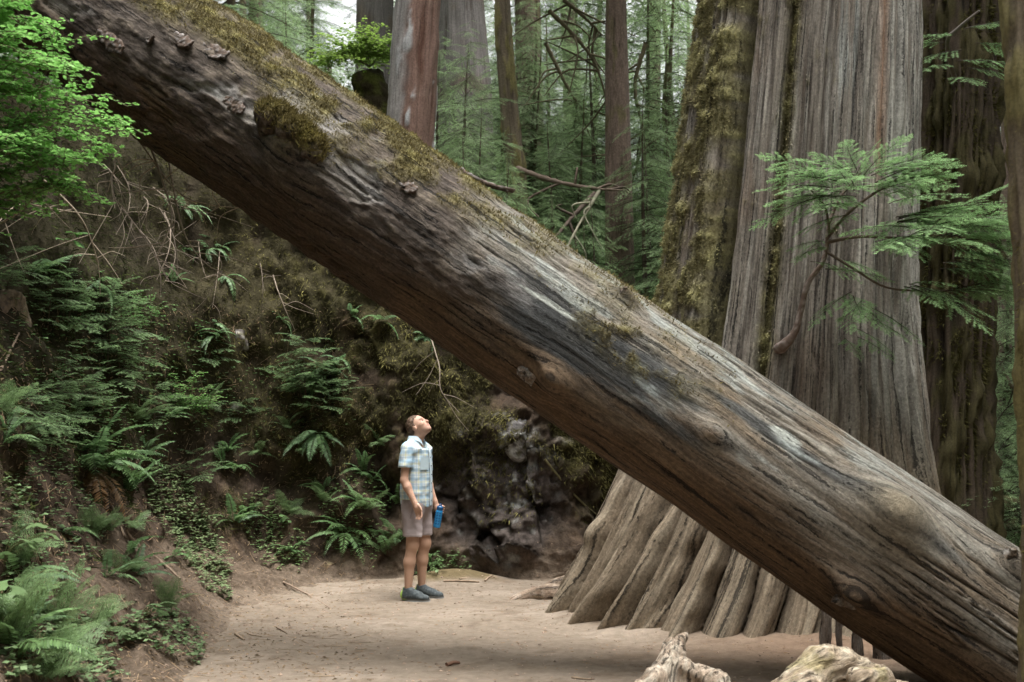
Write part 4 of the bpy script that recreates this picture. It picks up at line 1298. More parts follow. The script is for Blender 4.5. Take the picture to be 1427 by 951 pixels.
# ------------------------------------------------------------------ forest trees
def trunk_part(C, rad, seed, kind, t, org_, nth=90, nz=140, name='trunk'):
    """bark-covered stem along polyline C (world), radii rad"""
    C = catmull(C, nz); rad = catmull(np.asarray(rad, float)[:, None], nz)[:, 0]
    T, N, B = frames(C)
    a = np.linspace(0, 2 * np.pi, nth, endpoint=False)
    hgt = np.concatenate([[0], np.cumsum(np.linalg.norm(np.diff(C, axis=0), axis=1))])
    H, A = np.meshgrid(hgt, a, indexing='ij'); h, A = H.ravel(), A.ravel()
    r0 = np.repeat(rad, nth)
    cyl = np.stack([np.cos(A) * r0, np.sin(A) * r0, h], -1)
    rm = np.median(rad)
    fr = {'furrow': 16, 'scaly': 10, 'snag': 11, 'moss': 9, 'dark': 14}[kind]
    A2 = A + 0.06 * fbm(cyl, 1.2 / max(rm, .2), 3, seed=seed)
    g = np.stack([h * (0.5 if kind != 'scaly' else 2.0), np.cos(A2) * rm * fr, np.sin(A2) * rm * fr], -1)
    rid = fbm(g, 1.0, 4, seed=seed + 1, ridged=True); n1 = fbm(cyl, 1.4, 4, seed=seed + 2); n2 = fbm(cyl * [1, 1, .4], 5, 4, seed=seed + 3)
    am = {'furrow': .07, 'scaly': .03, 'snag': .07, 'moss': .09, 'dark': .20}[kind] * rm ** .5
    d = am * (rid - .2) + 0.03 * rm * n1
    n = len(h)
    if kind == 'furrow':
        c = mixc(np.tile(np.array([.15, .135, .13]), (n, 1)), (.07, .055, .045), sstep(.1, -.4, rid))
        c = mixc(c, (.13, .10, .075), sstep(0, .3, n1) * .7)
    elif kind == 'dark':
        c = mixc(np.tile(np.array([.095, .072, .052]), (n, 1)), (.030, .024, .018), sstep(.2, -.3, rid))
        c = mixc(c, (.085, .076, .030), sstep(-.14, .1, n2 + .3 * n1) * .8)
        d = d + .06 * sstep(-.02, .25, n2 + .3 * n1) * (1 + 2 * fbm(cyl, 14, 3, seed=seed + 5))
    elif kind == 'scaly':
        c = mixc(np.tile(np.array([.15, .110, .088]), (n, 1)), (.075, .055, .042), sstep(.1, -.4, rid))
        c = mixc(c, (.11, .10, .04), sstep(.12, .32, n2) * .7)
    elif kind == 'moss':
        c = mixc(np.tile(np.array([.135, .108, .075]), (n, 1)), (.05, .037, .028), sstep(.1, -.4, rid))
        m_ = sstep(-.02, .15, n2 + .3 * n1)
        c = mixc(c, (.165, .145, .055), m_ * .8)
        d = d + m_ * .02 * (1 + 1.5 * fbm(cyl, 16, 3, seed=seed + 5))
    else:
        c = mixc(np.tile(np.array([.185, .115, .092]), (n, 1)), (.10, .05, .035), sstep(.15, -.35, rid))
        m_ = sstep(.16, .24, fbm(cyl * [1, 1, .25], 5.0, 4, seed=seed + 6))
        c = mixc(c, (.42, .43, .44), m_ * .9); d = d + .02 * m_
        c = mixc(c, (.26, .20, .16), sstep(.1, .3, n1) * .5)
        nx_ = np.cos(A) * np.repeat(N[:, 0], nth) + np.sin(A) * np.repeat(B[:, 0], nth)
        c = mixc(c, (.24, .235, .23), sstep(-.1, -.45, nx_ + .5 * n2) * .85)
    rr = r0 + d
    V = np.repeat(C, nth, 0) + (np.cos(A)[:, None] * np.repeat(N, nth, 0) + np.sin(A)[:, None] * np.repeat(B, nth, 0)) * rr[:, None]
    V = np.vstack([V, C[-1]])
    k = np.arange(nth); e = (nz - 1) * nth
    cap_ = np.stack([np.full(nth, len(V) - 1), e + k, e + (k + 1) % nth], -1)
    return mk(name, V, [gridf(nz, nth, True), cap_], M_trunk, t, org_, col=np.vstack([c, c[-1]]), grn=np.vstack([g, g[-1]]))

SPR_FAR = [spray_data(1.0, 40 + s, step=0.030, nl=0.060, nw=0.007, ntw=20, sub=False, droop=.30, c0=(0.082, 0.118, 0.060), c1=(0.165, 0.230, 0.114)) for s in range(4)]
SPR_FAR = [s.data() for s in SPR_FAR]
SPR_MID = [spray_data(1.0, 60 + s, step=0.019, nl=0.034, nw=0.0045, ntw=32, sub=False, droop=.28, c0=(0.113, 0.167, 0.084), c1=(0.228, 0.329, 0.157)) for s in range(4)]
SPR_MID = [s.data() for s in SPR_MID]

def crown_mesh(H, z0, Lmax, n, seed, name='crown', shape=0.8, droop=.15, tint=1.0, src=None):
    """boughs round a stem from height z0 to H; local coordinates, stem on the z axis"""
    rr = random.Random(seed)
    so = Soup()
    for i in range(n):
        f = ((i + rr.random()) / n)
        z = z0 + (H - z0) * f
        L = Lmax * ((1 - f) ** shape * .92 + .08) * rr.uniform(.55, 1.15)
        az = i * 2.39996 + rr.uniform(-.5, .5)
        el = rr.uniform(-.35, .18) - droop + .5 * max(0, f - .8)
        V, F, Cc = (src or SPR_FAR)[rr.randrange(4)]
        M3 = rot_to((math.cos(az) * math.cos(el), math.sin(az) * math.cos(el), math.sin(el)), roll=rr.uniform(-.35, .35))
        so.add((V * [L, L * rr.uniform(.7, 1.1), L]) @ M3.T + [0, 0, z], F, Cc * rr.uniform(.75, 1.3) * tint)
    return so.mesh(name, M_needle)

def stem_mesh(H, r, seed, kind_col=(.10, .075, .06)):
    q = np.linspace(0, 1, 26)
    C = np.stack([.02 * H * np.sin(q * 3 + seed), .02 * H * np.cos(q * 2.3 + seed) - .02 * H * math.cos(seed), H * q - .3], -1)
    C[:, 0] -= C[0, 0]; C[:, 1] -= C[0, 1]
    V, F = tube(C, r * (1.08 - q) + .35 * r * np.exp(-q * 25), 12)
    V = V + r * .18 * np.stack([fbm(V, 2.5 / max(r, .1) * .3, 3, seed=seed + k) for k in range(3)], -1)
    n1 = fbm(V * [1, 1, .4], 3, 3, seed=seed)
    c = mixc(np.tile(np.array(kind_col), (len(V), 1)), (.10, .095, .04), sstep(0, .3, n1))
    return mesh_data('trunk', V, F, M_trunk, True, c, np.stack([V[:, 2] * .5, V[:, 0] * 14, V[:, 1] * 14], -1))

# --- big trunks picked out of the photograph: (bottom pixel, top pixel, widths in pixels, depth)
def photo_trunk(name, label, kind, b, tp, wb, wt, Y, seed, top=14.0, group=None, nth=64, crown=None, bow=0.0):
    pb_, pt_ = P(b[0], b[1], Y), P(tp[0], tp[1], Y)
    d = (pt_ - pb_) / (pt_[2] - pb_[2])
    gz = ground_at(pb_[0], pb_[1])
    base_ = pb_ + d * (gz - .15 - pb_[2])
    tip = pb_ + d * (top - pb_[2])
    s_px = Y / FPX
    rb, rt = wb * s_px / 2, wt * s_px / 2
    zs = np.linspace(gz - .15, top, 12)
    rad = np.interp(zs, [pb_[2], pt_[2], top], [rb, rt, rt * .8])
    rad[0] *= 1.35; rad[1] *= 1.08
    C = base_ + d * (zs - zs[0])[:, None]
    C[:, 0] += bow * np.sin(np.linspace(0, np.pi * 3, 12))
    t = thing(name, label, 'tree', tuple(base_), group=group)
    tr = trunk_part(C, rad, seed, kind, t, base_, nth=nth)
    if crown:
        o = link('crown', crown, t, tuple(d * (zs[-1] - zs[0])))
    return t, base_, d, rb

CR_TOP = crown_mesh(9, -3.5, 3.6, 90, 500)
T_grey = photo_trunk('old_tree', 'broad grey furrowed trunk behind the red-barked snag', 'furrow', (524, 90), (523, 0), 58, 50, 25, 101, 17, crown=CR_TOP)
T_snag = photo_trunk('snag', 'leaning red-brown dead snag with pale peeling strips behind the log', 'snag', (570, 205), (583, 0), 66, 62, 16.5, 102, 10.5)
T_dark = photo_trunk('old_tree', 'wide dark brown furrowed trunk just behind the red-barked snag', 'furrow', (646, 110), (642, 0), 76, 62, 23, 103, 17, crown=CR_TOP)
T_thin = photo_trunk('slender_tree', 'slender mossy leaning trunk beside the scaly brown one', 'moss', (716, 240), (703, 0), 26, 18, 18, 104, 12, nth=48, bow=.04)
T_mid = photo_trunk('forest_tree', 'straight medium trunk with a knot hole behind the slender mossy one', 'scaly', (738, 160), (735, 0), 38, 36, 24, 105, 17, nth=64, crown=CR_TOP)
T_brn = photo_trunk('forest_tree', 'straight brown scaly trunk between the log and the giant tree', 'scaly', (864, 400), (858, 0), 42, 29, 16.5, 106, 13, nth=80, crown=CR_TOP)
T_rt = photo_trunk('old_tree', 'dark mossy giant trunk behind the silver side of the giant tree', 'dark', (1316, 700), (1334, 0), 104, 108, 13.2, 107, 14, nth=150, crown=CR_TOP)
T_edge = photo_trunk('mossy_tree', 'moss-covered trunk standing in front of the log\'s lower end', 'moss', (1450, 800), (1436, 0), 46, 60, 6.0, 108, 9, nth=120, bow=.015)
photo_trunk('slender_tree', 'thin dark trunk in the shade right of the mossy giant trunk', 'scaly', (1392, 720), (1402, 300), 26, 20, 19, 109, 12, nth=40)
photo_trunk('slender_tree', 'thin straight trunk far beyond the mossy upper end of the log', 'scaly', (340, 60), (338, 0), 10, 9, 28, 110, 15, nth=32)
photo_trunk('slender_tree', 'second thin trunk far beyond the mossy upper end of the log', 'scaly', (361, 60), (363, 0), 7, 6, 30, 111, 15, nth=32)
photo_trunk('slender_tree', 'thin broken trunk in the bright clearing beyond the log', 'scaly', (460, 110), (458, 78), 7, 6, 27, 112, 7.5 + 3, nth=32)
photo_trunk('forest_tree', 'dim trunk glimpsed between the brown trunk and the giant tree', 'scaly', (908, 420), (912, 0), 22, 18, 26, 113, 15, nth=40, crown=CR_TOP)
photo_trunk('forest_tree', 'dim trunk deep in the hemlocks right of the scaly brown pair', 'scaly', (800, 300), (795, 0), 18, 15, 31, 114, 18, nth=40, crown=CR_TOP)

def trunk_moss(T, nm, zlo, zhi, r_of, col, ln, thr, seed, bow=0.0, top=9.1):
    t_, b_, d_, rb = T
    hh = RNG.uniform(zlo, zhi, nm); an = RNG.uniform(np.pi, 2 * np.pi, nm)
    N_ = np.stack([np.cos(an), np.sin(an), 0 * an], -1)
    V_ = b_ + d_ * hh[:, None] + N_ * (rb * np.interp(hh, [0, 6], r_of))[:, None]
    V_[:, 0] += bow * np.sin(hh / top * np.pi * 3)
    kp = fbm(V_ * [1, 1, .6], seed[0], 3, seed=seed[1]) > thr
    V_, N_ = V_[kp], N_[kp]
    W, F3, C3 = tufts(V_, N_, np.tile(col, (len(V_), 1)) * RNG.uniform(.45, 1.6, (len(V_), 1)), ln, .0042 if ln < .05 else .008, down=.7)
    mo = mk('moss', W, F3, M_moss, t_, b_, smooth=False, col=C3); mo['kind'] = 'stuff'
trunk_moss(T_edge, 14000, 0, 6.5, [1.02, 1.28], [.15, .13, .05], .03, .02, (6, 7), .015)
trunk_moss(T_rt, 26000, 0, 7.5, [1.06, 1.06], [.115, .105, .040], .06, -.06, (2.6, 8))
# --- understory hemlocks and the tall forest behind and all round the clearing
PROTO_C = [crown_mesh(5.2, .25, 2.1, 110, 201, src=SPR_MID), crown_mesh(6.5, .5, 2.3, 125, 202, src=SPR_MID), crown_mesh(4.0, .15, 1.8, 90, 203, tint=1.25, src=SPR_MID), crown_mesh(8.0, .8, 2.6, 135, 204, src=SPR_MID)]
PROTO_S = [stem_mesh(5.0, .06, 1), stem_mesh(6.3, .08, 2), stem_mesh(3.9, .05, 3), stem_mesh(7.8, .10, 4)]
TALL_C = [crown_mesh(27, 6.0, 4.2, 175, 211), crown_mesh(24, 3.5, 4.6, 175, 212), crown_mesh(30, 9.0, 4.4, 170, 213)]
TALL_S = [stem_mesh(26, .34, 5), stem_mesh(23, .30, 6), stem_mesh(29, .42, 7)]
HS = [5.0, 6.3, 3.9, 7.8]

def plant_tree(name, label, cat, cm, sm, x, y, sc, rz, group, zoff=0.0):
    t = thing(name, label, cat, (x, y, ground_at(x, y) + zoff), (0, 0, rz), group)
    t.scale = (sc, sc, sc)
    link('trunk', sm, t)
    link('crown', cm, t)
    return t

# hand-placed understory: pixel of the crown centre, depth, kind, scale
US = [(655, 150, 17.5, 2, .62, 'dark layered hemlock between the red-barked snag and the slender mossy trunk'),
      (690, 190, 19.5, 0, .62, 'hemlock crown filling the gap right of the dark furrowed trunk'),
      (640, 235, 15.5, 2, .36, 'young hemlock with pale tips at the foot of the red-barked snag'),
      (705, 262, 14.6, 2, .34, 'young hemlock leaning over the log beside the slender mossy trunk'),
      (775, 170, 21, 1, .70, 'hemlock in front of the scaly trunk with the knot hole'),
      (800, 230, 18.5, 0, .60, 'dense hemlock left of the straight brown trunk'),
      (765, 330, 14.8, 2, .30, 'little hemlock just above the middle of the log'),
      (915, 150, 19, 3, .75, 'tall grey-green hemlock close to the mossy edge of the giant tree'),
      (905, 330, 17, 1, .55, 'low hemlock between the brown trunk and the giant tree'),
      (945, 60, 22, 3, .8, 'shaded hemlock behind the mossy stem of the giant tree'),
      (425, 30, 24, 3, .55, 'airy hemlock above the mossy upper end of the log'),
      (500, 110, 20.5, 2, .40, 'sunny young hemlock growing on the stump behind the log'),
      (395, 70, 28, 1, .6, 'pale hemlock in the bright clearing beyond the log'),
      (1395, 470, 17, 1, .62, 'hemlock in the gap right of the mossy giant trunk'),
      (1400, 640, 20, 0, .75, 'bright low hemlock far behind the log\'s lower end'),
      (618, 135, 18.5, 2, .5, 'hemlock with drooping tiers hiding the foot of the dark furrowed trunk'),
      (660, 235, 16, 0, .4, 'hemlock with bluish tiers behind the top edge of the log'),
      (735, 130, 20, 1, .6, 'hemlock between the slender mossy trunk and the scaly trunk'),
      (775, 255, 17, 0, .5, 'hemlock behind the dead mossy branch'),
      (830, 190, 19, 1, .6, 'hemlock touching the left side of the straight brown trunk'),
      (825, 335, 15.5, 2, .35, 'small hemlock behind the pale forked dead branch'),
      (905, 240, 15.8, 0, .5, 'feathery hemlock right of the straight brown trunk'),
      (950, 210, 18, 1, .6, 'hemlock whose boughs brush the mossy stem of the giant tree'),
      (930, 380, 14.8, 2, .35, 'small hemlock in the notch between the log and the giant tree'),
      (1408, 380, 14.0, 2, .4, 'bright young hemlock beside the mossy trunk at the log\'s lower end'),
      (840, 90, 24, 3, .75, 'hemlock behind the straight brown trunk')]
for i, (x, y, Y, k, sc, lab) in enumerate(US):
    p = P(x, y, Y)
    gz = ground_at(p[0], p[1])
    H = HS[k]
    want = p[2] + .30 * H * sc * 2 * .9           # crown centre a little below the tree's middle
    s2 = max(sc, (want - gz) / H)
    plant_tree('hemlock', lab, 'tree', PROTO_C[k], PROTO_S[k], p[0], p[1], s2, i * 1.7, None)

rr = random.Random(77)
def far_forest(n, y0, y1, half, label, name, kinds, group, smin, smax, avoid=()):
    k = 0; tries = 0
    while k < n and tries < 5000:
        tries += 1
        y = rr.uniform(y0, y1)
        x = rr.uniform(-half, half) * y
        q = 713.5 + FPX * x / y
        if any(a <= q <= b and y < ym for a, b, ym in avoid): continue
        i = rr.randrange(len(kinds))
        cm, sm = kinds[i]
        plant_tree(name, label, 'tree', cm, sm, x, y, rr.uniform(smin, smax), rr.uniform(0, 6.28), group)
        k += 1
far_forest(84, 19, 44, .62, 'understory hemlock in the forest beyond the wall', 'understory_hemlock', list(zip(PROTO_C, PROTO_S)), 'understory hemlocks beyond the wall', .9, 1.6, avoid=[(430, 520, 60), (600, 700, 26)])
far_forest(20, 38, 80, .60, 'tall conifer in the distant forest', 'forest_conifer', list(zip(TALL_C, TALL_S)), 'tall conifers of the distant forest', .8, 1.15, avoid=[(400, 700, 55)])
# more of the forest, unseen, added around the camera to block low light
k = 0
while k < 84:
    a = rr.uniform(0, 2 * math.pi); d = rr.uniform(9.5, 30)
    x, y = 1.0 + d * math.cos(a), 5.0 + d * math.sin(a)
    if y > 6 and abs(x) < .62 * y + 2.5: continue
    if k % 2 == 0 and y < 4:
        i = rr.randrange(4)
        plant_tree('understory_hemlock', 'unseen undergrowth hemlock added around the clearing to block low light', 'tree', PROTO_C[i], PROTO_S[i], x, y, rr.uniform(1.0, 1.8), rr.uniform(0, 6.28), 'unseen hemlocks added to block low light')
        k += 1
        continue
    i = rr.randrange(3)
    plant_tree('forest_conifer', 'unseen tall forest conifer added around the clearing to block low light', 'tree', TALL_C[i], TALL_S[i], x, y, rr.uniform(.8, 1.15), rr.uniform(0, 6.28), 'unseen tall conifers added to block low light')
    k += 1


for i in range(9):  # unseen giant trunks, added behind the camera to darken the space under the log
    a = math.pi * (1.02 + .96 * i / 8) + rr.uniform(-.06, .06); d = rr.uniform(9, 14)
    x, y = 0.5 + d * math.cos(a), 1.0 + d * math.sin(a)
    t = thing('shade_trunk', 'unseen giant trunk added behind the camera to block light', 'tree', (x, y, ground_at(x, y) - .1), (0, 0, a), 'unseen giant trunks added to block light')
    t.scale = (2.9, 2.9, 1.1)
    link('trunk', TALL_S[i % 3], t)

for i, (x, y) in enumerate([(-6.2, 9.0), (-6.8, 11.0), (-7.5, 8.0), (-7.6, 12.8), (-8.6, 10.2), (-6.6, 7.0), (-9.2, 14.5), (-8.8, 6.5)]):  # trees added out of view on the bank top to shade the slope
    if i % 2:
        plant_tree('forest_conifer', 'tall conifer rooted on top of the bank above the log\'s upper end', 'tree', TALL_C[i % 3], TALL_S[i % 3], x, y, .9, i * 1.3, 'unseen conifers added to shade the bank')
    else:
        plant_tree('understory_hemlock', 'hemlock rooted on top of the bank above the log\'s upper end', 'tree', PROTO_C[i % 4], PROTO_S[i % 4], x, y, 1.1, i * 1.3, 'unseen hemlocks added to shade the bank')

# unseen undergrowth added beside and behind the camera as a wall against low light
k = 0
while k < 60:
    a = rr.uniform(0, 2 * math.pi); d = rr.uniform(6.5, 17)
    x, y = 0.8 + d * math.cos(a), 2.0 + d * math.sin(a)
    if y > 2 and abs(x) < .50 * y + 4.2: continue
    if abs(x) < 1.0 and y < 0: continue
    i = rr.randrange(4)
    plant_tree('understory_hemlock', 'unseen undergrowth hemlock added around the clearing to block low light', 'tree', PROTO_C[i], PROTO_S[i], x, y, rr.uniform(1.0, 1.6), rr.uniform(0, 6.28), 'unseen hemlocks added to block low light')
    k += 1

# ------------------------------------------------------------------ the man looking up (local frame: facing +X, his left = +Y)
MX, MY = P(580, 829, 11.0)[:2]
MZ = ground_at(MX, MY)
man = thing('person', 'man in a pale plaid short-sleeved shirt and shorts standing on the trail, looking up', 'person', (MX, MY, MZ), (0, 0, R(-25)))
HT = R(44)
HC = np.array([0.018, 0.0, 1.640])
HX = np.array([math.cos(HT), 0, math.sin(HT)]); HZ = np.array([-math.sin(HT), 0, math.cos(HT)]); HY = np.array([0, 1.0, 0])
HROT = np.stack([HX, HY, HZ], 1)
def hp(x, y, z): return HC + HX * x + HY * y + HZ * z
S = Sdf((-0.22, -0.40, -0.01), (0.30, 0.40, 1.80), 0.0078)
SH, EL, WR = {}, {}, {}
SH[-1], EL[-1], WR[-1] = (-.012, -.172, 1.425), (-.015, -.215, 1.135), (.095, -.205, .925)
SH[1], EL[1], WR[1] = (-.012, .172, 1.425), (-.02, .220, 1.14), (.075, .222, .915)
# legs
for sg in (-1, 1):
    fx = 0.0 if sg < 0 else 0.02
    S.cap((0, sg * .085, .90), (.012 + fx, sg * .10, .52), .086, .055, .03)
    S.cap((.012 + fx, sg * .10, .53), (-.016 + fx, sg * .105, .36), .053, .053, .03)
    S.cap((-.016 + fx, sg * .105, .36), (-.024 + fx, sg * .11, .10), .053, .034, .03)
    S.ell((.036 + fx, sg * .10, .52), (.022, .032, .045), .04)
    S.cap((-.04 + fx, sg * .11, .045), (.13 + fx, sg * .118, .035), .034, .028, .03)
# trunk, neck
S.ell((0, 0, .95), (.095, .135, .13), .04)
S.ell((0, 0, 1.12), (.090, .125, .20), .05)
S.ell((.0, 0, 1.30), (.100, .145, .19), .05)
S.cap((-.012, -.13, 1.42), (-.012, .13, 1.42), .055, .055, .05)
S.cap((-.03, 0, 1.44), hp(-.03, 0, -.05), .062, .056, .03)
# head: skull, face, jaw, chin, nose, brows, ears
S.ell(hp(-.012, 0, .028), (.098, .076, .094), .02, HROT)
S.ell(hp(.030, 0, -.045), (.060, .060, .068), .03, HROT)
S.ell(hp(.062, 0, -.090), (.026, .030, .022), .022, HROT)
S.cap(hp(.082, 0, .012), hp(.104, 0, -.028), .008, .0125, .010)
S.cap(hp(.074, -.030, .024), hp(.074, .030, .024), .012, .012, .012)
S.cap(hp(.085, -.022, -.058), hp(.085, .022, -.058), .006, .006, .008)
for sg in (-1, 1):
    S.ell(hp(.078, sg * .030, .004), (.010, .013, .009), .006, HROT, 'cut')
    S.ell(hp(.052, sg * .040, -.022), (.030, .022, .022), .02, HROT)
    S.ell(hp(-.012, sg * .078, -.008), (.020, .009, .032), .006, HROT)
# arms
for sg in (-1, 1):
    S.cap(SH[sg], EL[sg], .050, .036, .03)
    e_, w_ = np.array(EL[sg]), np.array(WR[sg])
    mid_ = e_ + (w_ - e_) * .3
    S.cap(e_, mid_, .036, .039, .02)
    S.cap(mid_, w_, .039, .025, .02)
# right hand: hanging, fingers slightly curled
w_ = np.array(WR[-1]); hd = np.array([.38, .10, -.92]); hd /= np.linalg.norm(hd)
hs_ = np.array([.9, -.15, .36]); hs_ /= np.linalg.norm(hs_); hn = np.cross(hd, hs_)
S.cap(w_, w_ + hd * .045, .026, .030, .012)
S.ell(w_ + hd * .055, (.050, .041, .018), .012, np.stack([hd, hs_, hn], 1))
for j, (off, ln) in enumerate([(-.030, .060), (-.010, .074), (.011, .078), (.031, .070)]):
    k0_ = w_ + hd * .092 + hs_ * off
    k1_ = k0_ + hd * ln * .45 + hn * .006
    k2_ = k1_ + (hd * .8 + hn * .5) * ln * .38
    k3_ = k2_ + (hd * .5 + hn * .8) * ln * .25
    S.cap(k0_ - hd * .02, k1_, .0100, .0092, .004); S.cap(k1_, k2_, .0092, .0085, .003); S.cap(k2_, k3_, .0085, .0072, .003)
tb = w_ + hd * .030 + hs_ * .030
S.cap(tb, tb + hd * .034 + hs_ * .022 + hn * .012, .013, .0105, .008)
S.cap(tb + hd * .034 + hs_ * .022 + hn * .012, tb + hd * .066 + hs_ * .026 + hn * .020, .0105, .0085, .003)
# left hand closed round the neck of the bottle
BT, BB = np.array([.140, .215, .875]), np.array([.098, .218, .665])      # bottle axis, top and bottom
bd = (BB - BT) / np.linalg.norm(BB - BT)
w_ = np.array(WR[1])
pc = BT + bd * .030 + np.array([-.038, .012, .006])
S.cap(w_, pc, .026, .026, .015)
S.ell(pc, (.020, .034, .040), .012)
sx = np.cross(bd, [0, 1.0, 0]); sx /= np.linalg.norm(sx); sy = np.cross(sx, bd)
for j in range(4):
    cz = BT + bd * (.004 + .0205 * j)
    rr_ = .041
    ang = np.radians([195, 235, 275, 315])
    pts = [cz + sx * rr_ * math.cos(a) + sy * rr_ * math.sin(a) for a in ang]
    pts2 = [cz + sx * rr_ * math.cos(-a) + sy * rr_ * math.sin(-a) for a in ang]
    src = pts2 if j < 9 else pts
    for q in range(3):
        S.cap(src[q], src[q + 1], .0098 - .0007 * q, .0092 - .0007 * q, .004)
cz = BT + bd * .004
pts = [cz + sx * .040 * math.cos(a) + sy * .040 * math.sin(a) for a in np.radians([170, 130, 90])]
for q in range(2):
    S.cap(pts[q], pts[q + 1], .0115 - .001 * q, .0105 - .001 * q, .004)
V, Fq = S.mesh()
# skin colours: lips, brows, eyes and beard shadow are the man's own colouring
rel = V - HC
hx, hy, hz = rel @ HX, rel @ HY, rel @ HZ
c = np.tile(np.array([0.47, 0.285, 0.205]), (len(V), 1))
legs = sstep(.62, .5, V[:, 2])
c = mixc(c, (0.43, 0.265, 0.185), legs)
c = mixc(c, (0.50, 0.27, 0.20), sstep(.03, .05, hx) * sstep(.05, .03, np.abs(hy)) * (V[:, 2] > 1.5) * .6)
c = c * (1 + .10 * fbm(V, 14, 3, seed=4))[:, None]
head = (V[:, 2] > 1.5) & (hx > .02)
beard = sstep(-.045, -.07, hz) * head * sstep(.0, .03, hx)
c = mixc(c, (0.36, 0.235, 0.18), beard * .6)
lips = np.exp(-((hz + .058) / .006) ** 2 - (hy / .024) ** 2) * (hx > .07)
c = mixc(c, (0.36, 0.14, 0.12), np.clip(lips, 0, 1))
for sg in (-1, 1):
    brow = np.exp(-((hz - .027) / .006) ** 2 - ((hy - sg * .032) / .02) ** 2) * (hx > .06)
    c = mixc(c, (0.09, 0.05, 0.03), np.clip(brow * 1.2, 0, 1))
    eye_ = np.exp(-((hz - .005) / .006) ** 2 - ((hy - sg * .031) / .012) ** 2) * (hx > .055)
    c = mixc(c, (0.12, 0.08, 0.06), np.clip(eye_ * 1.3, 0, 1))
mk('body', V, Fq, M_skin, man, col=c)
# eyeballs
for sg in (-1, 1):
    u, v = np.meshgrid(np.linspace(0, np.pi, 9), np.linspace(0, 2 * np.pi, 12, endpoint=False), indexing='ij')
    E = np.stack([np.cos(u), np.sin(u) * np.cos(v), np.sin(u) * np.sin(v)], -1).reshape(-1, 3)
    c = mixc(np.tile(np.array([.65, .62, .58]), (len(E), 1)), (.05, .035, .025), (E[:, 0] > .8).astype(float))
    mk('eye', (E * .0105) @ HROT.T + hp(.068, sg * .031, .004), gridf(9, 12, True), M_skin, man, col=c)
# hair: short brown crop
S = Sdf((-0.16, -0.13, 1.50), (0.16, 0.13, 1.80), 0.005)
S.ell(hp(-.020, 0, .036), (.100, .083, .096), .01, HROT)
S.cap(hp(-.085, -.03, -.015), hp(-.085, .03, -.015), .030, .030, .03)
for sg in (-1, 1):
    S.cap(hp(-.002, sg * .071, .02), hp(.002, sg * .072, -.015), .012, .007, .015)
    S.ell(hp(.055, sg * .045, .012), (.058, .045, .052), .012, HROT, 'cut')
S.ell(hp(.095, 0, .02), (.055, .10, .066), .014, HROT, 'cut')
S.cap(hp(-.012, -.10, -.012), hp(-.012, .10, -.012), .028, .028, .008, 'cut')
S.cap(hp(.04, -.10, -.06), hp(.04, .10, -.06), .05, .05, .008, 'cut')
S.noise(.010, 38, 3, 3)
V, Fq = S.mesh()
n_h = fbm(V, 60, 3, seed=5)
hair = mk('hair', V, Fq, M_hair, man, col=mixc(np.tile(np.array([.075, .046, .030]), (len(V), 1)), (.17, .115, .08), sstep(-.1, .3, n_h)))
# shirt
S = Sdf((-0.24, -0.36, 0.80), (0.26, 0.36, 1.60), 0.0080)
sl_, p = S.blk(S.lo, S.lo + S.n * S.h)
zt = np.clip((p[..., 2] - .86) / .56, 0, 1)
rx = .143 - .014 * zt + .012 * np.sin(zt * 3.0); ry = .166 + .010 * zt
q = np.sqrt(((p[..., 0] + .004) / rx) ** 2 + (p[..., 1] / ry) ** 2)
d = (q - 1) * rx
hem = .872 + .035 * np.abs(p[..., 1]) / .18 + .012 * (p[..., 0] < 0)
d = np.maximum(d, hem - p[..., 2]); d = np.maximum(d, p[..., 2] - 1.43)
S.put(sl_, d, .01)
S.cap((-.014, -.130, 1.425), (-.014, .130, 1.425), .076, .076, .05)
S.cap((-.020, -.05, 1.475), (-.020, .05, 1.475), .060, .060, .04)
for sg in (-1, 1):
    a0_, e0 = np.array(SH[sg]), np.array(EL[sg])
    dv = (e0 - a0_) / np.linalg.norm(e0 - a0_)
    end = a0_ + dv * .175
    sl2, p2 = S.blk(np.minimum(a0_, end) - .14, np.maximum(a0_, end) + .14)
    tt = (p2 - a0_) @ dv
    dd_ = np.linalg.norm(p2 - a0_ - np.clip(tt, 0, .3)[..., None] * dv, axis=-1) - (.062 + .03 * np.clip(tt, 0, .2))
    dd_ = np.maximum(dd_, tt - .175)
    S.put(sl2, dd_, .018)
    S.cap(a0_ + dv * .150, end + dv * .05, .044, .047, .004, 'cut')
S.ell((.012, 0, 1.535), (.058, .058, .035), .01, None, 'cut')
S.noise(.016, 7.0, 2, 3, (1, 1.2, 1.4))
V, Fq = S.mesh()
ang = np.arctan2(V[:, 1], V[:, 0]) * .165
arm_ = (np.abs(V[:, 1]) > .19 - .02 * (V[:, 2] > 1.4)) & (V[:, 2] > 1.2)
tc = np.where(arm_, V[:, 0] * 1.0, ang)
def band(x, per, w, ph=0.0):
    f = np.abs(((x + ph) / per) % 1.0 - .5)
    return sstep(w / per * .5 + .05, w / per * .5 - .02, f)
c = np.tile(np.array([.60, .66, .68]), (len(V), 1))
for (w, per, phs, cc, st_) in [(.026, .085, 0, (.26, .42, .56), .62), (.007, .085, .030, (.56, .55, .28), .55), (.006, .085, .052, (.20, .33, .46), .5)]:
    c = mixc(c, cc, band(tc, per, w, phs) * st_)
    c = mixc(c, cc, band(V[:, 2], per, w, phs) * st_)
mk('shirt', V, Fq, M_cloth, man, col=c)
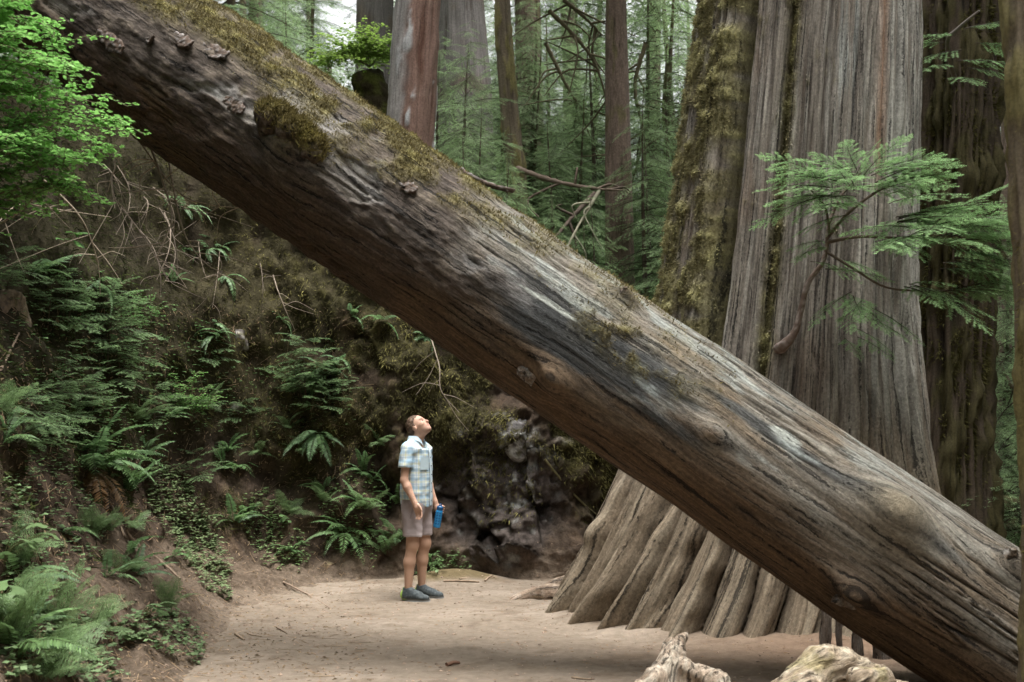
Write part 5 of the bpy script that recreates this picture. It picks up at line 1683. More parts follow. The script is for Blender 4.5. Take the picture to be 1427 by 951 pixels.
# placket with buttons, collar, chest pocket
pz = np.linspace(.895, 1.475, 30)
fx_ = .145 - .014 * np.clip((pz - .86) / .56, 0, 1) + .012 * np.sin(np.clip((pz - .86) / .56, 0, 1) * 3) - .035 * sstep(1.40, 1.475, pz) + .006
Vp = np.concatenate([np.stack([fx_ - .002, 0 * pz - .016, pz], -1), np.stack([fx_ + .003, 0 * pz - .012, pz], -1), np.stack([fx_ + .003, 0 * pz + .012, pz], -1), np.stack([fx_ - .002, 0 * pz + .016, pz], -1)])
pl = mk('placket', Vp, gridf(4, 30), M_cloth, man, col=np.tile([.50, .60, .66], (len(Vp), 1)))
for zb in np.linspace(.94, 1.43, 7):
    xb = np.interp(zb, pz, fx_) + .002
    Vb, Fb = tube(np.array([[xb, 0, zb], [xb + .004, 0, zb]]), .0055, 8)
    mk('button', Vb, Fb, M_cloth, pl, col=np.tile([.10, .12, .14], (len(Vb), 1)))
for sg in (-1, 1):
    a = np.linspace(R(18), R(165), 14) * sg
    cx_, cy_ = .004, 0
    ring = lambda r_, z_, x_: np.stack([x_ + r_ * np.cos(a), r_ * 1.0 * np.sin(a), z_ + 0 * a], -1)
    dro = .035 * np.exp(-(np.abs(a) / .6) ** 2)
    r1 = ring(.064, 1.540, -.012); r2 = ring(.074, 1.552, -.014); r3 = ring(.088, 1.508, -.010); 
    r1[:, 2] -= dro * 1.2; r2[:, 2] -= dro * 1.2; r3[:, 2] -= dro * 1.9; r3[:, 0] += dro * .4
    Vc = np.concatenate([r1, r2, r3])
    mk('collar', Vc, gridf(3, 14), M_cloth, man, col=np.tile([.48, .60, .68], (len(Vc), 1)))
u, v = np.meshgrid(np.linspace(-1, 1, 6), np.linspace(-1, 1, 6), indexing='ij')
py_ = -.080 + u.ravel() * .045; pzv = 1.29 + v.ravel() * .058
Vk = np.stack([np.sqrt(np.maximum(0, 1 - (py_ / .176) ** 2)) * .142 + .008, py_, pzv], -1)
mk('pocket', Vk, gridf(6, 6), M_cloth, man, col=np.tile([.46, .57, .62], (len(Vk), 1)))
# shorts
S = Sdf((-0.22, -0.27, 0.55), (0.24, 0.27, 1.02), 0.0080)
S.ell((0, 0, .90), (.128, .172, .15), .02)
for sg in (-1, 1):
    a0_, b0 = np.array((0, sg * .088, .88)), np.array((.016, sg * .102, .50))
    S.cap(a0_, b0, .098, .094, .035)
S.slab((0, 0, -1), -.600)
S.slab((0, 0, 1), .965)
for sg in (-1, 1):
    S.cap((.014, sg * .101, .63), (.016, sg * .102, .55), .072, .080, .006, 'cut')
S.noise(.015, 8, 12, 3)
V, Fq = S.mesh()
c = np.tile(np.array([.30, .255, .255]), (len(V), 1))
c = mixc(c, (.36, .31, .30), sstep(.612, .604, V[:, 2]) + sstep(.63, .626, V[:, 2]) * sstep(.62, .624, V[:, 2]))
c = mixc(c, (.22, .185, .18), np.exp(-((V[:, 0] - .055 - .25 * (V[:, 2] - .86)) / .006) ** 2) * (np.abs(V[:, 1]) > .10) * (V[:, 2] > .77) * (V[:, 2] < .9))
mk('shorts', V, Fq, M_cloth, man, col=c)
# shoes
for sg in (-1, 1):
    fx = 0.0 if sg < 0 else .02
    y0 = sg * .112
    S = Sdf((-.16, y0 - .10, -.01), (.30, y0 + .10, .20), 0.005)
    S.cap((-.055 + fx, y0, .048), (.10 + fx, y0 + sg * .006, .040), .046, .044, .02)
    S.ell((.145 + fx, y0 + sg * .008, .036), (.062, .043, .034), .02)
    S.cap((-.045 + fx, y0, .06), (-.035 + fx, y0, .105), .042, .043, .03)
    S.cap((.0 + fx, y0, .09), (.09 + fx, y0, .055), .036, .036, .03)
    S.cap((-.03 + fx, y0, .11), (-.03 + fx, y0, .16), .036, .042, .006, 'cut')
    S.slab((0, 0, -1), -.022)
    V, Fq = S.mesh()
    n_ = fbm(V, 40, 2, seed=3)
    c = mixc(np.tile(np.array([.045, .055, .060]), (len(V), 1)), (.085, .10, .105), sstep(-.1, .3, n_))
    c = mixc(c, (.40, .62, .12), sstep(-.055, -.075, V[:, 0] - fx) * sstep(.10, .03, np.abs(V[:, 2] - .06)) * sstep(.02, .03, V[:, 2]))
    shoe = mk('shoe', V, Fq, M_shoe, man, col=c)
    a = np.linspace(0, 2 * np.pi, 40, endpoint=False)
    ox = .062 + fx + .150 * np.cos(a); oy = y0 + sg * .004 * np.cos(a) + (.048 + .006 * np.cos(a - .3)) * np.sign(np.sin(a)) * np.abs(np.sin(a)) ** .6
    V = np.concatenate([np.stack([ox, oy, 0 * a + .0 + .010 * sstep(.15, .22, ox)], -1), np.stack([ox, oy, 0 * a + .026 + .004 * sstep(.0, -.08, ox)], -1), [[.06 + fx, y0, 0.0], [.06 + fx, y0, .027]]])
    k = np.arange(40)
    Fq = [gridf(2, 40, True), np.stack([np.full(40, 80), (k + 1) % 40, k], -1), np.stack([np.full(40, 81), 40 + k, 40 + (k + 1) % 40], -1)]
    c = mixc(np.tile(np.array([.16, .165, .16]), (len(V), 1)), (.42, .60, .14), sstep(.0, -.05, V[:, 0] - fx) * (V[:, 2] > .012))
    mk('sole', V, Fq, M_shoe, shoe, col=c)
    for q in range(4):
        xq = .045 + fx + q * .020; zq = .112 - q * .010
        tt = np.linspace(-1, 1, 7)
        Vt, Ft = tube(np.stack([xq + 0 * tt, y0 + tt * .024, zq - .012 * tt ** 2 - .006], -1), .0035, 5)
        mk('lace', Vt, Ft, M_shoe, shoe, col=np.tile([.22, .24, .24], (len(Vt), 1)))

# ------------------------------------------------------------------ the blue bottle in his left hand
mw = Matrix.Translation(Vector((MX, MY, MZ))) @ Matrix.Rotation(R(-25), 4, 'Z')
bt_w, bb_w = np.array(mw @ Vector(BT)), np.array(mw @ Vector(BB))
bottle = thing('water_bottle', 'bright blue water bottle held in the man\'s left hand', 'bottle', tuple(bb_w))
dv = bt_w - bb_w; Lb = np.linalg.norm(dv); dv /= Lb
prof = [(0, .028), (.004, .033), (.02, .035), (.10, .035), (.155, .034), (.172, .028), (.178, .024)]
pr_ = catmull(np.array(prof), 40)
V, F = tube(np.array([[0, 0, 0.0]]) + dv * pr_[:, :1], pr_[:, 1], 28)
th = np.append(np.tile(np.arange(28) / 28, 40), [0, 0]); hh = np.append(np.repeat(pr_[:, 0], 28), [0, 0])
dots = (np.hypot(((th * 8) % 1 - .5) * .9, ((hh / .027) % 1 - .5)) < .30) & (hh > .02) & (hh < .155)
c = mixc(np.tile(np.array([.03, .27, .60]), (len(V), 1)), (.012, .09, .26), dots.astype(float))
mk('bottle_body', V, F, M_bottle, bottle, col=c)
prof = [(.170, .027), (.176, .0305), (.20, .0305), (.206, .028), (.214, .016), (.222, .014)]
pr_ = np.array(prof)
V, F = tube(dv * pr_[:, :1], pr_[:, 1], 24)
mk('lid', V, F, M_bottle, bottle, smooth=False, col=np.tile([.012, .10, .26], (len(V), 1)))
tt = np.linspace(0, np.pi, 12)
sxw = np.cross(dv, [0, 0, 1.0]); sxw /= np.linalg.norm(sxw)
V, F = tube(dv * (.205 + .030 * np.sin(tt))[:, None] + sxw * (.022 * np.cos(tt))[:, None], .004, 6)
mk('carry_loop', V, F, M_bottle, bottle, col=np.tile([.012, .09, .24], (len(V), 1)))

# ------------------------------------------------------------------ gnarled driftwood in the foreground
def gnarl(name, label, caps_, cuts, h, seed, cat, amp=.018, col=(.30, .24, .185), col2=(.42, .37, .30), moss=0.0, gdir=(1, 0, .6)):
    pts = np.array([p for a, b, _, _ in caps_ for p in (a, b)])
    m = max(max(a[2], a[3]) for a in caps_) + .08
    S = Sdf(pts.min(0) - m, pts.max(0) + m, h)
    for a, b, r1, r2 in caps_: S.cap(a, b, r1, r2, .05)
    for a, b, r1, r2 in cuts: S.cap(a, b, r1, r2, .03, 'cut')
    g = np.asarray(gdir, float); g /= np.linalg.norm(g)
    S.noise(amp * 1.6, 5, seed, 3)
    S.noise(amp * .9, 10, seed + 1, 3, 1 - .8 * np.abs(g))
    V, Fq = S.mesh()
    o1 = np.cross(g, [0, 1.0, 0]); o1 /= np.linalg.norm(o1); o2 = np.cross(g, o1)
    wv = V + .04 * np.stack([fbm(V, 5, 3, seed=seed + k) for k in range(3)], -1)
    grn = np.stack([wv @ g * 2.0, wv @ o1 * 26, wv @ o2 * 26], -1)
    fn = np.cross(V[Fq[:, 2]] - V[Fq[:, 0]], V[Fq[:, 3]] - V[Fq[:, 1]])
    vn = np.zeros_like(V)
    for k_ in range(4): np.add.at(vn, Fq[:, k_], fn)
    vn /= np.linalg.norm(vn, axis=1)[:, None] + 1e-12
    V = V + vn * (.016 * fbm(grn * .55, 1.0, 3, seed=seed + 7, ridged=True) + .010 * fbm(grn, 1.0, 3, seed=seed + 8))[:, None]
    n1 = fbm(V, 6, 4, seed=seed + 4); n2 = fbm(grn, 1.0, 3, seed=seed + 5)
    c = mixc(np.tile(np.array(col), (len(V), 1)), col2, sstep(-.1, .3, n2))
    c = mixc(c, (.15, .105, .07), sstep(.0, -.35, n1) * .7)
    if moss: c = mixc(c, (.20, .175, .06), sstep(.05, .3, n1) * moss)
    org_ = np.array([pts[:, 0].mean(), pts[:, 1].mean(), 0.0])
    o = mk(name, V, Fq, M_root, None, tuple(org_), col=c, grn=grn)
    return tag(o, label, cat)
def q(x, y, Y): return P(x, y, Y)
gnarl('driftwood_root', 'pale twisted root spike rising from the trail before the giant tree',
      [(q(955, 990, 6.6), q(940, 905, 6.7), .10, .05), (q(940, 905, 6.7), q(956, 884, 6.75), .05, .022), (q(900, 985, 6.55), q(938, 915, 6.65), .10, .045),
       (q(955, 930, 6.6), q(1000, 952, 6.5), .045, .05), (q(1000, 952, 6.5), q(1010, 1000, 6.5), .05, .10), (q(870, 1000, 6.5), q(910, 945, 6.55), .09, .05), (q(880, 1010, 6.5), q(1010, 1010, 6.5), .12, .12)],
      [(q(957, 935, 6.45), q(965, 975, 6.4), .025, .05), (q(905, 940, 6.45), q(890, 985, 6.4), .02, .03)], .0095, 300, 'root', gdir=(.35, 0, 1))
gnarl('weathered_stump', 'low rounded weathered stump with lichen beside the log\'s lower end',
      [(q(1105, 975, 6.3), q(1145, 928, 6.4), .12, .09), (q(1145, 928, 6.4), q(1175, 926, 6.4), .09, .09), (q(1175, 930, 6.4), q(1225, 948, 6.4), .09, .07), (q(1150, 990, 6.4), q(1230, 1000, 6.4), .16, .16),
       (q(1195, 948, 6.2), q(1235, 944, 6.25), .055, .04), (q(1235, 960, 6.3), q(1262, 962, 6.3), .05, .035), (q(1080, 1000, 6.3), q(1150, 1000, 6.3), .14, .16)],
      [(q(1190, 932, 6.15), q(1235, 930, 6.1), .012, .02), (q(1170, 950, 6.1), q(1178, 985, 6.0), .02, .03), (q(1120, 960, 6.05), q(1165, 940, 6.05), .012, .012)], .0095, 310, 'stump', col=(.29, .23, .165), col2=(.40, .34, .26), moss=.5, gdir=(1, 0, .55))

# splintered slabs of old wood standing under the log against the giant tree
for i, (x0, y0, x1, y1, Y, w) in enumerate([(1148, 925, 1156, 845, 8.1, .05), (1197, 935, 1190, 875, 7.95, .05), (1232, 945, 1222, 905, 7.9, .08), (1262, 975, 1250, 925, 7.9, .08), (1170, 930, 1168, 862, 8.05, .03)]):
    A, B = P(x0, y0, Y), P(x1, y1 - 70, Y)
    w *= .75
    A[2] = min(A[2], -.03)
    n = 20
    t = np.linspace(0, 1, n)
    C = A + (B - A) * t[:, None]
    a = np.linspace(0, 2 * np.pi, 12, endpoint=False)
    wv = w * (1.15 - .35 * t) * (1 + .3 * fbm(np.stack([t * 4, 0 * t, 0 * t + i], -1), 1, 2, seed=i))
    V = (C[:, None, :] + wv[:, None, None] * np.stack([np.cos(a), np.sin(a) * .45, 0 * a], -1)[None]).reshape(-1, 3)
    V[-12:, 2] += RNG.uniform(-.06, .06, 12)
    V += .012 * np.stack([fbm(V * [1, 1, .2], 40, 3, seed=i + k_) for k_ in range(3)], -1)
    V = np.vstack([V, C[-1]])
    k_ = np.arange(12)
    n1 = fbm(V * [1, 1, .2], 30, 3, seed=i)
    o = mk('wood_splinter', V, [gridf(n, 12, True), np.stack([np.full(12, len(V) - 1), (n - 1) * 12 + k_, (n - 1) * 12 + (k_ + 1) % 12], -1)], M_bark, None, tuple(A),
           col=mixc(np.tile(np.array([.20, .155, .12]), (len(V), 1)), (.30, .27, .24), sstep(-.1, .3, n1)), grn=V * [40, 40, 1.5])
    tag(o, ['narrow pale splinter standing in the dark under the log', 'upright grey wood slab under the log beside the stump', 'broad grey wood slab wedged under the log', 'last broad slab under the log by its lower end', 'thin dark splinter beside the narrow pale one'][i], 'splinter', 'splintered wood under the log')

# ------------------------------------------------------------------ hemlock branch growing out from the giant tree's flank
def surf_tree(px, py):
    """point on the giant tree's trunk hit by a sight line"""
    d = ray(px, py); d = d / np.linalg.norm(d)
    for t in np.linspace(6, 12, 1500):
        p = CAM + d * t
        xc_ = np.interp(p[2], ZB, XB); r_ = np.interp(p[2], ZB, RB)
        if (p[0] - xc_) ** 2 + (p[1] - 10.35) ** 2 < r_ * r_: return p
    return CAM + d * 9.3
b0 = surf_tree(1086, 487) + np.array([0, .05, 0])
ht = thing('hemlock_sapling', 'hemlock sapling with a crooked bare stem sprouting from the giant tree', 'sapling', tuple(b0))
C = [b0, P(1092, 482, b0[1] - .14), P(1108, 462, b0[1] - .18), P(1117, 428, b0[1] - .2), P(1126, 395, b0[1] - .22), P(1145, 368, b0[1] - .25), P(1152, 345, b0[1] - .26), P(1156, 310, b0[1] - .28), P(1175, 270, b0[1] - .32), P(1210, 230, b0[1] - .38)]
m = 60
Cc = catmull(C, m)
rad = catmull(np.array([.055, .045, .030, .023, .021, .020, .017, .014, .011, .006])[:, None], m)[:, 0]
V, F = tube(Cc, rad, 12)
V = V + .007 * np.stack([fbm(V, 25, 3, seed=k_) for k_ in range(3)], -1)
n1 = fbm(V, 30, 3, seed=9)
mk('stem', V, F, M_twig, ht, b0, col=mixc(np.tile(np.array([.15, .105, .085]), (len(V), 1)), (.30, .25, .23), sstep(-.05, .25, n1)))
def limb(pts, r0_, r1_):
    Cl = catmull(pts, 24)
    V, F = tube(Cl, np.linspace(r0_, r1_, 24), 7)
    mk('limb', V, F, M_twig, ht, b0, col=np.tile([.12, .09, .07], (len(V), 1)))
    return Cl
Yh = b0[1]
L1 = limb([P(1154, 330, Yh - .27), P(1190, 290, Yh - .45), P(1250, 250, Yh - .5), P(1300, 225, Yh - .4)], .016, .006)
L2 = limb([P(1153, 338, Yh - .27), P(1200, 330, Yh - .42), P(1280, 330, Yh - .45), P(1370, 300, Yh - .3)], .016, .006)
L3 = limb([P(1150, 350, Yh - .26), P(1190, 375, Yh - .4), P(1240, 402, Yh - .45), P(1320, 405, Yh - .4), P(1385, 400, Yh - .3)], .012, .005)
L4 = limb([P(1156, 325, Yh - .28), P(1150, 290, Yh - .5), P(1130, 265, Yh - .6)], .012, .006)
rr = random.Random(5)
def boughs(pts, scl):
    for (x, y, Y, dx, dy, dzv, sc) in pts + [(x + rr.uniform(-22, 22), y + rr.uniform(-14, 10), Y + rr.uniform(-.1, .15), dx + rr.gauss(0, .3), dy + rr.gauss(0, .3), dzv + rr.gauss(0, .12), sc * rr.uniform(.7, 1)) for (x, y, Y, dx, dy, dzv, sc) in pts + pts]:
        o = link('bough', rr.choice(SPR_NEAR), ht, tuple(P(x, y, Y) - b0))
        set_dir(o, (dx, dy, dzv), rr.uniform(-.3, .3), sc * scl)
boughs([(1175, 255, Yh - .50, -1, -.35, .12, .95), (1165, 275, Yh - .55, -1, -.5, -.05, 1.0), (1190, 245, Yh - .5, -.9, -.2, .3, .8), (1180, 285, Yh - .5, -.8, -.8, -.15, .9), (1160, 262, Yh - .55, -1, -.1, .05, .9),
        (1200, 250, Yh - .5, .3, -.7, .5, .8), (1220, 255, Yh - .55, .9, -.4, .35, .9), (1230, 245, Yh - .5, 1, -.2, .25, .9), (1215, 270, Yh - .5, .6, -.9, .1, .9), (1245, 255, Yh - .45, 1, -.5, .12, .75), (1190, 265, Yh - .6, -.3, -1, .05, .9),
        (1270, 300, Yh - .5, 1, -.3, .15, 1.1), (1300, 315, Yh - .45, 1, -.1, .18, 1.1), (1290, 330, Yh - .5, -.7, -.8, -.15, 1.2), (1310, 315, Yh - .5, -.9, -.5, -.3, 1.0), (1320, 320, Yh - .45, 1, -.4, .0, 1.1),
        (1330, 335, Yh - .4, 1, -.2, -.05, 1.0), (1300, 335, Yh - .45, .5, -1, -.2, 1.0), (1340, 310, Yh - .4, .9, .1, .1, 1.0), (1260, 330, Yh - .5, -.4, -1, -.25, 1.0),
        (1250, 280, Yh - .2, 1, .4, .25, 1.0), (1330, 360, Yh - .35, 1, .1, -.1, 1.0), (1310, 375, Yh - .35, .9, -.5, -.12, .9), (1350, 345, Yh - .3, 1, -.1, -.1, 1.0),
        (1320, 405, Yh - .4, 1, -.2, -.1, 1.0), (1280, 405, Yh - .4, .9, -.3, -.3, .9), (1340, 400, Yh - .35, 1, .2, .02, .9), (1260, 400, Yh - .4, .3, -1, -.3, .8),
        (1150, 375, Yh - .3, .9, -.4, -.15, .8), (1150, 345, Yh - .3, -.8, -.6, -.25, .7), (1200, 420, Yh - .35, -.6, -.8, -.5, .8), (1215, 430, Yh - .35, .5, -.8, -.5, .8), (1195, 470, Yh - .2, .4, -.8, -.4, .6), (1180, 300, Yh - .5, -1, -.3, -.3, .8), (1250, 310, Yh - .5, .7, -.7, .0, 1.0)], 1.22)
# a second bough system higher up on the dark trunk
b1 = P(1345, 120, 12.4)
hb2 = thing('hemlock_bough', 'dark hemlock bough hanging from the mossy giant trunk', 'bough', tuple(b1))
Cl = catmull([b1 + [0, .3, .2], P(1320, 60, 12.0), P(1335, 40, 11.8), P(1365, 15, 11.6)], 20)
V, F = tube(Cl, np.linspace(.03, .012, 20), 7)
mk('limb', V, F, M_twig, hb2, b1, col=np.tile([.22, .19, .17], (len(V), 1)))
for (x, y, dx, dy, dzv, sc) in [(1330, 50, -1, -.4, -.1, 1.2), (1340, 70, -1, -.2, -.25, 1.3), (1335, 85, .8, -.6, -.2, 1.3), (1345, 40, 1, -.3, .1, 1.2), (1320, 90, -.9, -.6, -.3, 1.3), (1350, 95, .9, -.4, -.3, 1.2), (1330, 110, .1, -1, -.3, 1.2), (1315, 60, -1, .1, 0, 1.1), (1360, 60, 1, 0, -.1, 1.2)]:
    o = link('bough', rr.choice(SPR_NEAR), hb2, tuple(P(x, y, 11.9) - b1))
    set_dir(o, (dx, dy, dzv), rr.uniform(-.3, .3), sc)

# ------------------------------------------------------------------ bare twigs hanging below the upper end of the log
def bare_branch(label, pts, r, col, seed, kids=5, kl=.35, name='bare_branch', down=.5, cat='branch', group=None):
    rr = random.Random(seed)
    C = catmull(pts, 40)
    V, F = tube(C, np.linspace(r, r * .3, 40), 6)
    V = V + r * .5 * np.stack([fbm(V, 14, 2, seed=seed + k_) for k_ in range(3)], -1)
    root = thing(name, label, cat, tuple(C[0]), group=group)
    mk('limb', V, F, M_twig, root, C[0], col=np.tile(col, (len(V), 1)))
    for i in range(kids):
        k_ = rr.randrange(6, 38)
        d = np.array([rr.gauss(0, 1), rr.gauss(0, .6), rr.gauss(-down, .5)]); d /= np.linalg.norm(d)
        l = kl * rr.uniform(.5, 1.3)
        e = np.array([rr.gauss(0, .5), rr.gauss(0, .3), -abs(rr.gauss(0, .6))])
        Ck = catmull([C[k_], C[k_] + d * l * .5, C[k_] + d * l * .8 + e * l * .3, C[k_] + d * l + e * l * .6], 16)
        V, F = tube(Ck, np.linspace(r * .5, r * .15, 16), 4)
        mk('twig', V, F, M_twig, root, C[0], col=np.tile(np.array(col) * rr.uniform(.8, 1.2), (len(V), 1)))
    return root
PALE = (.30, .245, .19); DARKT = (.13, .10, .08)
bare_branch('pale forked dead branch hanging below the upper end of the log', [P(205, 190, 8.9), P(222, 240, 8.7), P(238, 290, 8.6), P(236, 320, 8.5), P(215, 365, 8.45)], .011, PALE, 1, 7)
bare_branch('long curved dead twig trailing down to the fern frond', [P(235, 225, 9.0), P(255, 320, 8.8), P(290, 370, 8.8), P(330, 382, 8.8)], .008, PALE, 2, 6)
bare_branch('arching pale twig beneath the log near the mossy stub', [P(190, 190, 8.9), P(245, 265, 8.8), P(290, 285, 8.8), P(340, 290, 8.9)], .008, PALE, 3, 6)
bare_branch('thin tangled twigs hanging behind the bright bush', [P(150, 175, 8.6), P(160, 230, 8.4), P(155, 250, 8.4), P(160, 290, 8.3)], .009, PALE, 4, 7)
bare_branch('slanting grey stick reaching up into the bright bush', [P(-20, 320, 6.8), P(20, 300, 6.5), P(60, 262, 6.3), P(80, 220, 6.2)], .008, PALE, 5, 5)
bare_branch('dead branch lying against the bank under the bright bush', [P(-10, 225, 6.5), P(30, 200, 6.3), P(70, 165, 6.2)], .007, PALE, 6, 4)
bare_branch('fine drooping twigs under the leafy bush', [P(60, 250, 6.9), P(110, 300, 7.0), P(135, 360, 7.2), P(140, 410, 7.3)], .006, PALE, 7, 6)
bare_branch('bent dead twig dangling from the wall above the man', [P(600, 470, 11.7), P(612, 510, 11.4), P(615, 545, 11.3), P(640, 575, 11.3)], .008, (.22, .18, .14), 8, 6, .3)
bare_branch('faint tangle of twigs below the middle of the bush', [P(170, 290, 8.2), P(200, 330, 8.2), P(235, 390, 8.2)], .006, (.2, .16, .13), 9, 6)

rt = random.Random(4)
for i in range(12):
    x, y = rt.uniform(130, 420), rt.uniform(225, 330)
    if y < 120 + .62 * x: y = 130 + .62 * x + rt.uniform(0, 60)
    h = hit(x, y)
    h2 = hit(x + rt.uniform(-20, 35), y + rt.uniform(50, 110))
    A, B = h[0] + h[1] * .03, h2[0] + h2[1] * .10
    bare_branch('fine dead twig hanging on the dark bank under the log', [A, (A * 2 + B) / 3 + h[1] * .12, (A + 2 * B) / 3 + h[1] * .12, B], rt.uniform(.005, .009), np.array([.20, .16, .125]) * rt.uniform(.6, 1.3), 60 + i, 5, .3, group='fine twigs on the dark bank')
# fallen and dead branches beyond the log
bare_branch('dead mossy branch lying behind the log by the slender trunk', [P(720, 235, 17), P(770, 252, 16.5), P(820, 262, 16.2), P(870, 266, 16)], .045, (.16, .12, .095), 21, 4, .8, down=.2)
bare_branch('pale forked dead branch leaning behind the log', [P(835, 266, 15.8), P(815, 300, 15.5), P(795, 335, 15.3), P(780, 370, 15.2)], .03, (.30, .28, .21), 22, 4, .6)
bare_branch('dark dead stick crossing behind the log', [P(830, 270, 16), P(800, 300, 15.8), P(770, 335, 15.5)], .05, (.10, .075, .06), 23, 2, .6)
for i, pts in enumerate([[(765, 15), (800, 50), (830, 90), (848, 150)], [(785, 0), (815, 25), (840, 50)], [(900, 60), (885, 120), (895, 190), (880, 260)], [(930, 90), (925, 170), (940, 240), (920, 320)], [(760, 60), (790, 120), (815, 160)], [(955, 130), (940, 200), (950, 290)]]):
    bare_branch(['drooping mossy dead limb left of the straight brown trunk', 'short mossy limb at the top of the straight brown trunk', 'mossy dead limb hanging right of the straight brown trunk', 'mossy dead limb hanging near the giant tree', 'thin mossy limb among the hemlocks', 'thin dead limb close to the giant tree\'s mossy edge'][i],
                [P(x, y, 17.5 + .4 * i) for x, y in pts], .04, (.10, .085, .05), 30 + i, 8, .9, down=.9)
bare_branch('crooked bare branch beside the mossy trunk at the log\'s lower end', [P(1425, 560, 15), P(1400, 520, 15), P(1385, 475, 15), P(1375, 440, 15)], .03, (.2, .16, .12), 41, 3, .5)

# mossy stump with a bush on top behind the log
b = P(515, 175, 18.5)
gz = ground_at(b[0], b[1])
S = Sdf((b[0] - .9, b[1] - .8, gz - .3), (b[0] + .9, b[1] + .8, P(510, 95, 18.5)[2] + .5), .03)
top_ = P(515, 118, 18.5)
S.cap((b[0], b[1], gz), top_ - np.array([0, 0, .15]), .50, .30, .1); S.noise(.30, 1.8, 5, 4)
V, Fq = S.mesh(); n1 = fbm(V, 4, 3, seed=2)
ms = thing('mossy_stump', 'dark mossy stump topped by a bright bush left of the red-barked snag', 'stump', (b[0], b[1], gz))
mk('stump_body', V, Fq, M_soil, ms, (b[0], b[1], gz), col=mixc(np.tile(np.array([.05, .04, .025]), (len(V), 1)), (.07, .075, .02), sstep(-.1, .3, n1)))
leafy('huckleberry_bush', 'sunlit yellow-green bush growing on the mossy stump behind the log', top_ + np.array([0, 0, .3]),
      [[top_ + np.array([0, 0, .3]), top_ + np.array([x * .5, y_ * .5, .45]), top_ + np.array([x, y_, z_])] for x, y_, z_ in [(-.7, -.2, .3), (-.4, -.5, .55), (.0, -.5, .65), (.4, -.4, .6), (.5, -.2, .4), (-.9, -.1, .05), (-.2, .2, .7), (-.5, -.6, .2)]],
      12, .060, (.21, .32, .07), 15, twigs=26, tl=.45)

# ------------------------------------------------------------------ rocks and roots in the bank, sticks and crumbs on the trail
def boulder(px, py, r, label, seed, sq=(1, .7, .9), col=(.17, .16, .155), col2=(.36, .37, .36), sink=.35):
    h = hit(px, py)
    cpt = h[0] - h[1] * r * sink
    S = Sdf(cpt - r * 1.6, cpt + r * 1.6, r / 16)
    S.ell(cpt, np.array(sq) * r, .02)
    rr = random.Random(seed)
    for k_ in range(9):
        n_ = np.array([rr.gauss(0, 1), rr.gauss(-.5, .8), rr.gauss(.1, .8)]); n_ /= np.linalg.norm(n_)
        S.slab(n_, n_ @ cpt + r * rr.uniform(.5, .8))
    S.noise(r * .10, 2.2 / r, seed, 4)
    V, Fq = S.mesh()
    n1 = fbm(V, 1.5 / r, 4, seed=seed); n2 = fbm(V, 5 / r, 4, seed=seed + 1)
    c = mixc(np.tile(np.array(col), (len(V), 1)), col2, sstep(0, .25, n1 + .4 * n2))
    c = mixc(c, (.06, .045, .04), sstep(-.05, -.35, n2) * .8)
    c = mixc(c, (.08, .075, .022), sstep(.05, .3, fbm(V, 2 / r, 3, seed=seed + 2)) * .6)
    return tag(mk('rock', V, Fq, M_rock, None, tuple(cpt), col=c), label, 'rock')
boulder(724, 622, .26, 'pale grey angular rock jutting from the mossy wall', 1, (.75, .9, 1.15), (.20, .19, .19), (.36, .36, .35), .45)
boulder(340, 480, .20, 'grey stone poking out of the dark wall below the fern frond', 6, (1, .7, .7), (.08, .07, .06), (.17, .16, .14), .6)
boulder(335, 570, .20, 'lichen-spotted stone under the bright huckleberry shrub', 7, (1, .7, .7), (.08, .075, .06), (.20, .20, .17), .6)
boulder(15, 430, .26, 'tan block of crumbling earth on the bank below the bush', 10, (1.0, .8, 1.1), (.17, .125, .088), (.25, .195, .14), .75)
boulder(455, 788, .10, 'small cut root end sticking from the dirt by the bright fern tuft', 11, (1.2, .7, .7), (.20, .14, .09), (.30, .22, .15), .3)

def on_terrain(pts, lift):
    return [hit(x, y)[0] + hit(x, y)[1] * lift for x, y in pts]
def exposed_root(label, pts, r, seed, col=(.17, .125, .09)):
    C = catmull(np.array(on_terrain(pts, r * .5)), 40)
    V, F = tube(C, np.linspace(r, r * .45, 40), 7)
    V = V + r * .5 * np.stack([fbm(V, 16, 2, seed=seed + k_) for k_ in range(3)], -1)
    return tag(mk('exposed_root', V, F, M_twig, None, tuple(C[0]), col=np.tile(col, (len(V), 1))), label, 'root')
exposed_root('long exposed root running down the bare bank beside the ground cover', [(165, 730), (195, 765), (225, 785), (250, 808)], .022, 1)
exposed_root('thin forked root on the bare bank below the pale fern', [(155, 705), (172, 745), (178, 755), (205, 790)], .012, 2, (.22, .17, .13))
exposed_root('root thread crossing the bank under the large dark fern', [(195, 765), (180, 772), (170, 785)], .009, 3, (.24, .19, .15))
exposed_root('thin root hanging from the torn soil on the bank', [(70, 515), (85, 530), (97, 550)], .010, 4, (.26, .2, .16))
exposed_root('weathered stick poking out of the torn soil bank', [(0, 515), (14, 490), (26, 465)], .014, 5, (.24, .18, .13))
exposed_root('straight root on the wall below the mossy rock', [(760, 640), (800, 690), (835, 720)], .016, 7, (.16, .14, .07))
exposed_root('long thin root along the slope toward the trail', [(200, 850), (240, 880), (270, 900)], .009, 8, (.24, .18, .13))
exposed_root('buried root ridge at the left edge of the trail', [(395, 812), (430, 830), (460, 848)], .010, 9, (.26, .19, .14))

